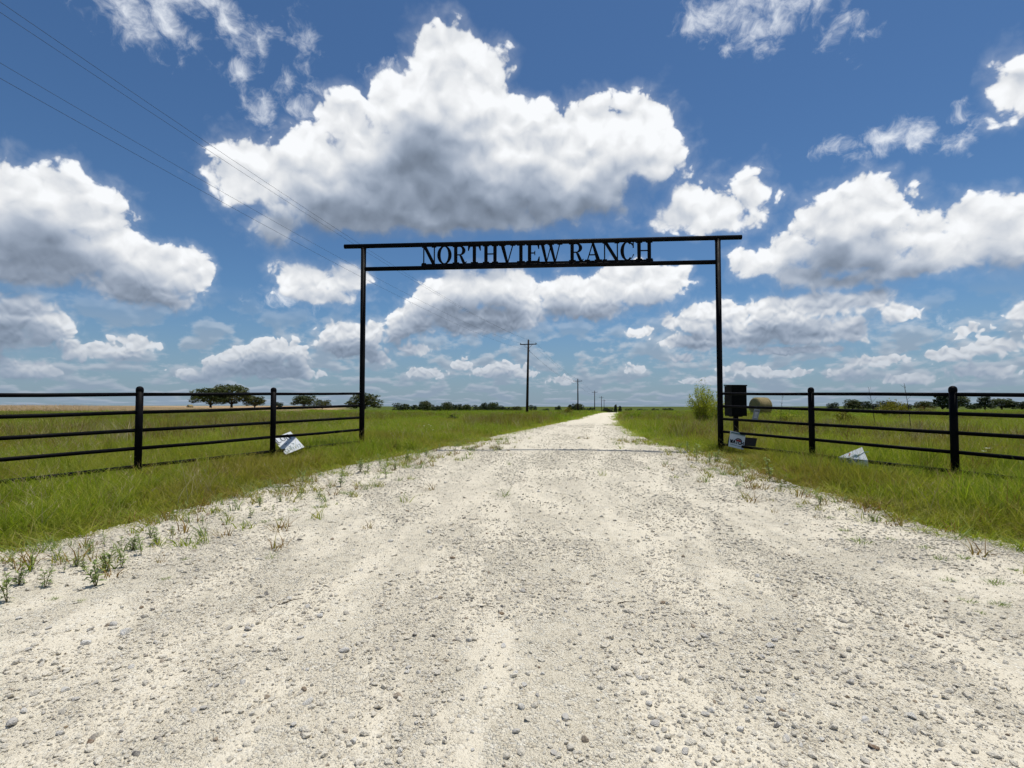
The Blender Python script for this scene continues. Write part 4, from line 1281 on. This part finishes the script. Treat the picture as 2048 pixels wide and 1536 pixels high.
for i in range(235):
    py = 930 + 600 * random.random() ** 0.8
    px = random.uniform(10, 2040)
    p = on_ground(px, py)
    if float(road_s(p.x, p.y)) < 0.1: continue
    size = (8 + 19 * random.random() ** 2.2) * (0.5 + (py - 900) / 900)
    lay_stone(px, py, max(7, size), random.choices('wgdb', (5, 4, 0.7, 0.7))[0])

# twigs lying on the drive
for px, py, ln, a, lab in ((1252, 1219, 0.055, 0.1, 'thin brown twig lying on the open gravel'), (585, 1216, 0.07, 0.7, 'short grey twig lying among gravel below the verge weeds'), (975, 1228, 0.05, -0.2, 'small bent twig beside an olive stone on the gravel')):
    p = on_ground(px, py); z = float(road_z(p.x, p.y)) + 0.008
    d = Vector((math.cos(a), math.sin(a), 0.03)) * ln
    t = tube('twig', [p.xy.to_3d() + Vector((0, 0, z)) - d, p.xy.to_3d() + Vector((0, 0.004, z + 0.004)), p.xy.to_3d() + Vector((0, 0, z)) + d], [0.0035, 0.003, 0.002], M_BARK, None, 6)
    tag(t, lab, 'twig')

# ---------------------------------------------------------------- weeds at the gravel's edge
def make_weed(h, n):
    """weed of one to four uneven stems with narrow leaves: (stem mesh, leaf mesh)"""
    sv, sf, v, f, tn = [], [], [], [], []
    ns = random.choice((1, 2, 2, 3, 4))
    for q in range(ns):
        hh = h * (1.0 if q == 0 else random.uniform(0.45, 0.85))
        bend = Vector((random.gauss(0, 0.16 + 0.14 * (q > 0)), random.gauss(0, 0.16 + 0.14 * (q > 0)), 0))
        pts = [Vector((0, 0, -0.02)), bend * hh * 0.45 + Vector((0, 0, hh * 0.5)), bend * hh + Vector((0, 0, hh))]
        tv, tf = tube_geo(pts, [0.004, 0.003, 0.0013], 5)
        k0 = len(sv); sv += tv; sf += [tuple(i + k0 for i in g) for g in tf]
        m = int(n * hh / h * random.uniform(0.6, 1.0))
        for i in range(m):
            t = 0.18 + 0.82 * (i / m) ** 0.85
            p = pts[1].lerp(pts[2], (t - 0.5) * 2) if t > 0.5 else pts[0].lerp(pts[1], t * 2)
            a = i * 2.4 + random.uniform(-0.7, 0.7)
            L_ = h * random.uniform(0.14, 0.40) * (1.1 - 0.45 * t)
            d = Vector((math.cos(a), math.sin(a), 0)); s = Vector((-d.y, d.x, random.uniform(-0.6, 0.6))) * L_ * random.uniform(0.12, 0.20)
            up = random.uniform(0.0, 1.1)
            p1 = p + d * L_ * 0.5 + Vector((0, 0, up * L_ * 0.5)); p2 = p + d * L_ + Vector((0, 0, (up - random.uniform(0, 0.6)) * L_))
            k = len(v); v += [p, p1 - s, p1 + s, p2]; f += [(k, k + 1, k + 2), (k + 1, k + 3, k + 2)]; tn += [random.random()] * 2
    return raw_obj('stem', sv, sf, M_STEM).data, raw_obj('leaves', v, f, M_WEED, tn).data
WEED = [make_weed(random.uniform(0.17, 0.22), random.randint(26, 44)) for _ in range(14)]
def make_mat(n):
    v, f, tn = [], [], []
    for i in range(n):
        a = random.uniform(0, 6.28); r = 0.10 * random.random()
        blade(v, f, tn, Vector((r * math.cos(a), r * math.sin(a), 0.0)), random.uniform(0.03, 0.075), random.uniform(0.6, 1.8), a + random.uniform(-0.7, 0.7), 0.004, random.random(), 2)
    return raw_obj('leaves', v, f, M_WEED, tn).data
MATS = [make_mat(46) for _ in range(4)]
def put_weed(px, py, hpx, label, group):
    p = on_ground(px, py)
    z = max(float(ground_z(p.x, p.y)), float(road_z(p.x, p.y)))
    w = empty('weed', (p.x, p.y, z), random.uniform(0, 6.28))
    s = hpx / FPX * p.y / 0.225
    w.scale = (s, s, s)
    st, lv = random.choice(WEED)
    for nm, me in (('stem', st), ('leaves', lv)):
        o = bpy.data.objects.new(nm, me); COL.objects.link(o); o.parent = w
    tag(w, label, 'weed', group)
def put_creeper(px, py, wpx, label, group):
    p = on_ground(px, py)
    z = max(float(ground_z(p.x, p.y)), float(road_z(p.x, p.y)))
    s = wpx / FPX * p.y / 0.24
    o = bpy.data.objects.new('creeping_weed', random.choice(MATS)); COL.objects.link(o)
    o.location = (p.x, p.y, z); o.scale = (s, s, s * 0.9); o.rotation_euler = (0, 0, random.uniform(0, 6.28))
    tag(o, label, 'weed', group)
LW, LWG = 'leafy grey-green weed on the gravel edge along the fence with the leaning board', 'upright weeds on the gravel edge opposite the parcel box'
for px, py, h in [(89, 1187, 50), (192, 1183, 56), (14, 1216, 62), (212, 1153, 48), (283, 1120, 44), (314, 1097, 42), (264, 1112, 40), (61, 1153, 50), (242, 1147, 40), (153, 1144, 30), (127, 1156, 32), (209, 1103, 28), (241, 1111, 30), (36, 1184, 44), (112, 1128, 36), (170, 1153, 28),
                  (345, 1085, 26), (180, 1118, 30), (25, 1150, 38), (300, 1085, 28), (405, 1058, 24), (430, 1040, 26), (470, 1028, 24), (500, 1042, 22), (560, 1010, 22), (600, 1000, 24), (625, 985, 26), (660, 985, 24), (681, 978, 34), (640, 1002, 20), (720, 950, 30), (735, 948, 26), (772, 962, 36), (790, 945, 22), (815, 925, 24), (852, 918, 20), (700, 1000, 16), (760, 935, 24), (880, 905, 18), (605, 975, 26), (545, 1035, 20), (520, 1020, 22)]:
    put_weed(px, py, h, LW, LWG)
RW, RWG = 'leafy weed standing on the pale gravel edge below the watch panel', 'upright weeds on the gravel edge on the parcel box side'
for px, py, h in [(1392, 930, 40), (1420, 935, 28), (1432, 928, 30), (1466, 940, 22), (1482, 948, 30), (1475, 958, 22), (1540, 962, 44), (1375, 905, 20), (1358, 900, 18), (1640, 1015, 24), (1690, 1010, 20), (1610, 995, 20), (1745, 1050, 22), (1830, 1060, 20), (1560, 985, 18), (1910, 1092, 18)]:
    put_weed(px, py, h, RW, RWG)
CR, CRG = 'low creeping green weed flat on bare gravel of the parcel box side', 'creeping weeds on the gravel'
for px, py, w_ in [(1690, 1072, 26), (1720, 1094, 46), (1930, 1125, 40), (1880, 1130, 36), (1990, 1178, 50), (1935, 1215, 34), (2000, 1222, 40), (1895, 1172, 30), (1850, 1105, 30), (1780, 1088, 26), (1660, 1045, 24), (1425, 945, 34), (1450, 955, 26), (1600, 1022, 24), (2030, 1150, 26), (1960, 1240, 22)]:
    put_creeper(px, py, w_, CR, CRG)
CL = 'low creeping green weed flat on bare gravel opposite the parcel box'
for px, py, w_ in [(690, 993, 30), (820, 938, 28), (640, 1022, 34), (590, 1028, 28), (700, 995, 24), (530, 1052, 24), (485, 1056, 22), (560, 1048, 20), (330, 1170, 24), (370, 1130, 20), (780, 952, 22), (110, 1210, 26), (160, 1215, 22)]:
    put_creeper(px, py, w_, CL, 'creeping weeds on the opposite gravel edge')
# ---------------------------------------------------------------- trees
def leaf_quad(v, f, tn, p, size, tone, flat=0.5):
    a = Vector((random.gauss(0, 1), random.gauss(0, 1), random.gauss(0, flat))).normalized()
    b = a.cross(Vector((random.gauss(0, 1), random.gauss(0, 1), random.gauss(0, 1)))).normalized()
    s = size * random.uniform(0.6, 1.3)
    k = len(v)
    v += [p - a * s, p + b * s * 0.55, p + a * s, p - b * s * 0.5]
    f.append((k, k + 1, k + 2, k + 3)); tn.append(tone)

def limb_geo(v, f, pts, rad, n=7):
    tv, tf = tube_geo(pts, rad, n)
    k = len(v); v += tv; f += [tuple(i + k for i in q) for q in tf]

def tree_proto(kind, mat, seed):
    """crown and trunk meshes of a tree one unit high and one unit wide"""
    random.seed(seed)
    v, f, tn, tv, tf = [], [], [], [], []
    low, lobes = {'oak': (0.20, 20), 'round': (0.08, 14), 'tall': (0.12, 14)}[kind]
    limb_geo(tv, tf, [Vector((0, 0, -0.05)), Vector((0.01, 0, low)), Vector((0.0, 0.02, 0.62))], [0.035, 0.026, 0.010])
    cents = []
    for i in range(lobes):
        a = i * 2.4 + random.uniform(-0.4, 0.4)
        t = (i + 0.5) / lobes
        if kind == 'oak':
            z = low + 0.10 + 0.60 * t
            r = 0.36 * math.sqrt(max(0.0, 1 - ((z - 0.36) / 0.60) ** 2)) * random.uniform(0.75, 1.05)
            rr = random.uniform(0.13, 0.19)
        elif kind == 'round':
            z = low + 0.12 + 0.60 * t
            r = 0.33 * math.sqrt(max(0.0, 1 - ((z - 0.45) / 0.52) ** 2)) * random.uniform(0.7, 1.05)
            rr = random.uniform(0.13, 0.19)
        else:
            z = low + 0.08 + 0.68 * t
            r = 0.28 * (1.05 - 0.7 * t) * random.uniform(0.7, 1.1)
            rr = random.uniform(0.10, 0.15)
        c = Vector((r * math.cos(a), r * math.sin(a), z))
        cents.append(c)
        limb_geo(tv, tf, [Vector((0, 0, max(low * 0.8, z - 0.30))), c * 0.55 + Vector((0, 0, z * 0.40)), c], [0.013, 0.008, 0.003], 5)
        tone0 = random.uniform(0.0, 0.6)
        for j in range(130):
            d = Vector((random.gauss(0, 1), random.gauss(0, 1), random.gauss(0, 1))).normalized()
            q = rr * random.uniform(0.55, 1.12)
            p = c + Vector((d.x * q * 1.15, d.y * q * 1.15, d.z * q * 0.72))
            leaf_quad(v, f, tn, p, 0.040, min(1, tone0 + random.uniform(0, 0.4)))
    return raw_obj('crown', v, f, mat, tn).data, raw_obj('trunk', tv, tf, M_BARK).data

PROTO = {('oak', i): tree_proto('oak', M_OAK, 900 + i) for i in range(3)}
PROTO.update({('round', i): tree_proto('round', M_PINE if i else M_OAK, 920 + i) for i in range(4)})
PROTO.update({('tall', i): tree_proto('tall', M_PINE, 940 + i) for i in range(3)})
random.seed(77)
def tree(name, kind, var, x0, x1, top, D, label, group=None, cat='tree', base=None):
    px = (x0 + x1) / 2
    p = at_depth(px, 800, D)
    z = float(ground_z(p.x, p.y)) if base is None else base
    h = EYE + (811 - top) / FPX * D - z
    w = (x1 - x0) / FPX * D * 1.04
    t = empty(name, (p.x, p.y, z - 0.1), random.uniform(0, 6.28))
    t.scale = (w, w, h)
    for nm, me in zip(('crown', 'trunk'), PROTO[(kind, var)]):
        o = bpy.data.objects.new(nm, me); COL.objects.link(o); o.parent = t
    tag(t, label, cat, group)
    return t
tree('oak_tree', 'oak', 0, 385, 458, 774, 240, 'spreading oak with drooping limb, first of the tall clump on the ripe field')
tree('oak_tree', 'oak', 1, 424, 503, 768, 246, 'tallest rounded oak in the tall oak clump on the ripe field')
tree('oak_tree', 'oak', 2, 488, 531, 791, 255, 'small oak at the low end of the tall oak clump')
tree('oak_tree', 'round', 1, 546, 566, 802, 330, 'tiny lone tree just past the fence post with the leaning board')
tree('oak_tree', 'oak', 1, 582, 634, 789, 290, 'dark oak standing between the leaning board post and the gate')
tree('oak_tree', 'round', 0, 628, 662, 796, 300, 'lower bushy tree touching the dark oak between fence post and gate')
tree('oak_tree', 'oak', 2, 694, 763, 786, 245, 'broad oak partly hidden by the gate post on the ripe field side')
LINE_L, LINE_G = 'dark rounded tree in the long tree line behind the meadow', 'trees of the long tree line behind the meadow'
for i, (a, b, tp) in enumerate([(783, 826, 803), (818, 850, 805), (836, 864, 801), (858, 880, 806), (872, 892, 808), (880, 906, 803), (892, 912, 805), (903, 926, 804), (920, 944, 808), (942, 968, 807), (958, 984, 801), (974, 1001, 804), (992, 1012, 808), (1004, 1022, 811), (1018, 1046, 812), (1056, 1076, 807), (1084, 1100, 814)]):
    tree('line_tree', ('round', 'round', 'oak')[i % 3], (1, 2, 0)[i % 3] if i % 3 < 2 else i % 2, a, b, tp, 430 + 22 * (i % 4), LINE_L, LINE_G)
tree('line_tree', 'round', 3, 1108, 1124, 808, 380, 'small dark tree between the tallest utility pole and the second pole')
tree('line_tree', 'round', 1, 1133, 1152, 804, 330, 'dark tree with a gap in its crown at the foot of the second utility pole')
tree('line_tree', 'oak', 0, 1146, 1168, 806, 335, 'second tree at the foot of the second utility pole, fuller crown')
tree('line_tree', 'round', 2, 1164, 1182, 813, 390, 'low dark tree just past the second utility pole')
tree('line_tree', 'round', 3, 1176, 1192, 812, 300, 'low dark tree under the third utility pole')
tree('end_tree', 'round', 1, 1202, 1226, 812, 190, 'dark bushy tree closing the end of the drive under the last pole')
tree('end_tree', 'tall', 0, 1225, 1237, 807, 200, 'narrow dark tree at the end of the drive, taller of two')
tree('end_tree', 'tall', 1, 1234, 1246, 810, 205, 'narrow dark tree at the end of the drive, shorter of two')
for i, (a, b, tp) in enumerate([(1248, 1266, 814), (1268, 1296, 815), (1300, 1318, 814), (1322, 1348, 813)]):
    tree('line_tree', 'round', i, a, b, tp, 480, 'tiny dark treetop on the skyline between drive and feathery shrub', 'tiny treetops on the skyline past the drive')
EAST_G = 'trees beyond the fence on the hay bale side'
for kind, v_, a, b, tp, D, lab in [('round', 1, 1653, 1679, 802, 300, 'small lone round tree beyond the fence, apart from its neighbours, hay bale side'), ('oak', 1, 1688, 1722, 798, 290, 'dark oak beside a twin crown beyond the fence, hay bale side'),
        ('round', 2, 1710, 1742, 799, 292, 'twin round crown touching a dark oak beyond the fence'), ('round', 3, 1734, 1758, 805, 310, 'low tree between the twin crowns and the yellow shrub'), ('round', 1, 1752, 1796, 799, 300, 'dark tree standing behind the yellow shrub'),
        ('round', 2, 1798, 1824, 806, 320, 'low round tree between the yellow shrub and the bare brown thicket'), ('oak', 2, 1828, 1868, 802, 260, 'brownish low oak beside the tall tree behind the stout fence post'), ('tall', 2, 1856, 1912, 784, 190, 'tall green tree rising behind the stout fence post'),
        ('oak', 0, 1890, 1936, 789, 195, 'loose crowned tree leaning out past the stout fence post'), ('round', 1, 1934, 1964, 804, 270, 'low tree past the stout fence post'), ('tall', 1, 1948, 1990, 791, 230, 'pale green open tree beyond the last fence bay'),
        ('oak', 1, 1980, 2026, 796, 240, 'wide dark oak beyond the last fence bay'), ('round', 2, 2014, 2072, 798, 236, 'broader dark oak just past the wide one beyond the last fence bay')]:
    tree('field_tree', kind, v_, a, b, tp, D, lab, EAST_G)
for a, b, tp in [(98, 118, 812), (124, 140, 810)]:
    tree('field_tree', 'round', 2, a, b, tp, 520, 'tiny far treetop peeping over the ripe crop', 'treetops peeping over the ripe crop')

# ---------------------------------------------------------------- shrubs
def shrub(name, loc, w, h, shoots, leaves, size, mat, label, seed, spread=0.5, stem_r=0.008, droop=0.0):
    random.seed(seed)
    s = empty(name, loc)
    tag(s, label, 'shrub')
    v, f, tn, tv, tf = [], [], [], [], []
    for i in range(shoots):
        a = random.uniform(0, 6.28); rr = math.sqrt(random.random())
        tip = Vector((rr * w * spread * math.cos(a), rr * w * spread * math.sin(a), h * (1.0 - 0.50 * rr * rr) * random.uniform(0.60, 1.0)))
        b = Vector((tip.x * 0.2, tip.y * 0.2, 0))
        m_ = Vector((tip.x * 0.55, tip.y * 0.55, tip.z * 0.6))
        limb_geo(tv, tf, [b, m_, tip], [stem_r, stem_r * 0.7, stem_r * 0.25], 4)
        t0 = random.uniform(0, 0.6)
        for j in range(leaves):
            t = 0.10 + 0.92 * random.random() ** 0.8
            p = b.lerp(m_, t * 2) if t < 0.5 else m_.lerp(tip, (t - 0.5) * 2)
            p = p + Vector((random.gauss(0, 1), random.gauss(0, 1), random.gauss(0, 1))) * w * 0.035
            leaf_quad(v, f, tn, p, size, min(1, t0 + random.uniform(0, 0.4)), 1.5)
    raw = raw_obj('foliage', v, f, mat, tn); COL.objects.link(raw); raw.parent = s
    st = raw_obj('stems', tv, tf, M_BARK if mat is not M_WILLOW else M_STEM); COL.objects.link(st); st.parent = s
    return s
def shrub_at(px, D):
    p = at_depth(px, 811, D)
    return (p.x, p.y, float(ground_z(p.x, p.y)))
shrub('feathery_shrub', shrub_at(1405, 30.5), 1.75, 2.85, 95, 60, 0.038, M_WILLOW, 'feathery yellow-green shrub growing beside the gate post by the parcel box', 51)
shrub('feathery_shrub', shrub_at(1434, 29.0), 1.2, 2.2, 40, 55, 0.038, M_WILLOW, 'smaller feathery shrub half hidden behind the gate post', 52)
shrub('yellow_shrub', shrub_at(1787, 52.0), 3.0, 1.85, 60, 60, 0.075, M_GOLD, 'rounded yellow-green shrub in the meadow in front of the dark trees', 53, 0.5)
shrub('low_green_shrub', shrub_at(1272, 47.0), 1.7, 0.85, 40, 50, 0.055, M_FIELD, 'low green shrub at the drive edge past the gate', 54, 0.5)
shrub('low_green_shrub', shrub_at(905, 42.0), 1.0, 0.6, 26, 40, 0.05, M_OAK, 'low dark green shrub in the meadow behind the gate', 55, 0.5)
shrub('low_green_shrub', shrub_at(1135, 70.0), 1.9, 1.25, 34, 40, 0.07, M_GOLD, 'pale yellow-green shrub on the crest beside the drive', 56, 0.5)
shrub('bare_thicket', shrub_at(1848, 80.0), 3.4, 1.6, 70, 14, 0.05, M_RUST, 'bare brown thicket before the tall tree by the stout post', 57, 0.5, 0.012)
shrub('meadow_shrub', shrub_at(1690, 30.0), 1.3, 1.0, 30, 40, 0.045, M_GOLD, 'yellowish rank bush behind the fence bay with the creased board', 58, 0.5)
shrub('meadow_shrub', shrub_at(1570, 34.0), 1.6, 0.95, 30, 40, 0.045, M_GRASS, 'green rank bush behind the rails next to the hay bale', 59, 0.5)
# tall dead stems standing above the meadow
def dead_stem(px, D, h, lean, label, seed):
    random.seed(seed)
    x, y, z = shrub_at(px, D)
    s = empty('dead_weed', (x, y, z)); tag(s, label, 'weed')
    tip = Vector((lean * h, 0.1, h))
    tube('stem', [(0, 0, -0.05), (lean * h * 0.35, 0.03, h * 0.55), tip], [0.014, 0.010, 0.004], M_BARK, s, 6)
    tv, tf = [], []
    for i in range(9):
        t = random.uniform(0.5, 0.98); p = Vector((lean * h * t ** 1.4, 0.05, h * t))
        limb_geo(tv, tf, [p, p + Vector((random.uniform(-0.18, 0.18), random.uniform(-0.1, 0.1), random.uniform(0.08, 0.25)))], [0.005, 0.002], 4)
    o = raw_obj('twigs', tv, tf, M_BARK); COL.objects.link(o); o.parent = s
dead_stem(1750, 22.0, 1.85, -0.10, 'thin branching dead weed standing tall before the twin crowned trees', 61)
dead_stem(1822, 18.0, 1.75, -0.08, 'straight dark dead stalk standing tall just before the bare thicket', 62)
dead_stem(1560, 30.0, 1.7, 0.12, 'leaning dead weed standing tall next to the hay bale', 63)
# pale prickly flowers behind the gate
random.seed(64)
M_PETAL = mat_leaf('white_petals', [(0.0, (0.75, 0.75, 0.70)), (1.0, (0.80, 0.80, 0.76))], 0.4)
for i, (px, py) in enumerate([(848, 852), (855, 858), (862, 852), (858, 849), (866, 860), (1975, 897), (1968, 903)]):
    D = 21.0 + random.uniform(-1, 1) if px < 1000 else 9.6
    c = at_depth(px, py, D)
    z = float(ground_z(c.x, c.y))
    fl = empty('white_flower', (c.x, c.y, z))
    tag(fl, 'small white meadow flower on a thin stem ' + ('behind the gate' if px < 1000 else 'by the last fence bay'), 'flower', 'white meadow flowers ' + ('behind the gate' if px < 1000 else 'by the fence'))
    h = max(0.15, c.z - z)
    tube('stem', [(0, 0, -0.02), (0.01, 0, h * 0.5), (0, 0, h)], 0.004, M_STEM, fl, 5)
    v, f = [], []
    for k_ in range(5):
        a = k_ * 1.257; d = Vector((math.cos(a), math.sin(a), 0.25)); q = Vector((-d.y, d.x, 0)) * 0.02
        b = Vector((0, 0, h)); n_ = len(v); v += [b, b + d * 0.03 - q, b + d * 0.05, b + d * 0.03 + q]; f.append((n_, n_ + 1, n_ + 2, n_ + 3))
    o = raw_obj('petals', v, f, M_PETAL); COL.objects.link(o); o.parent = fl
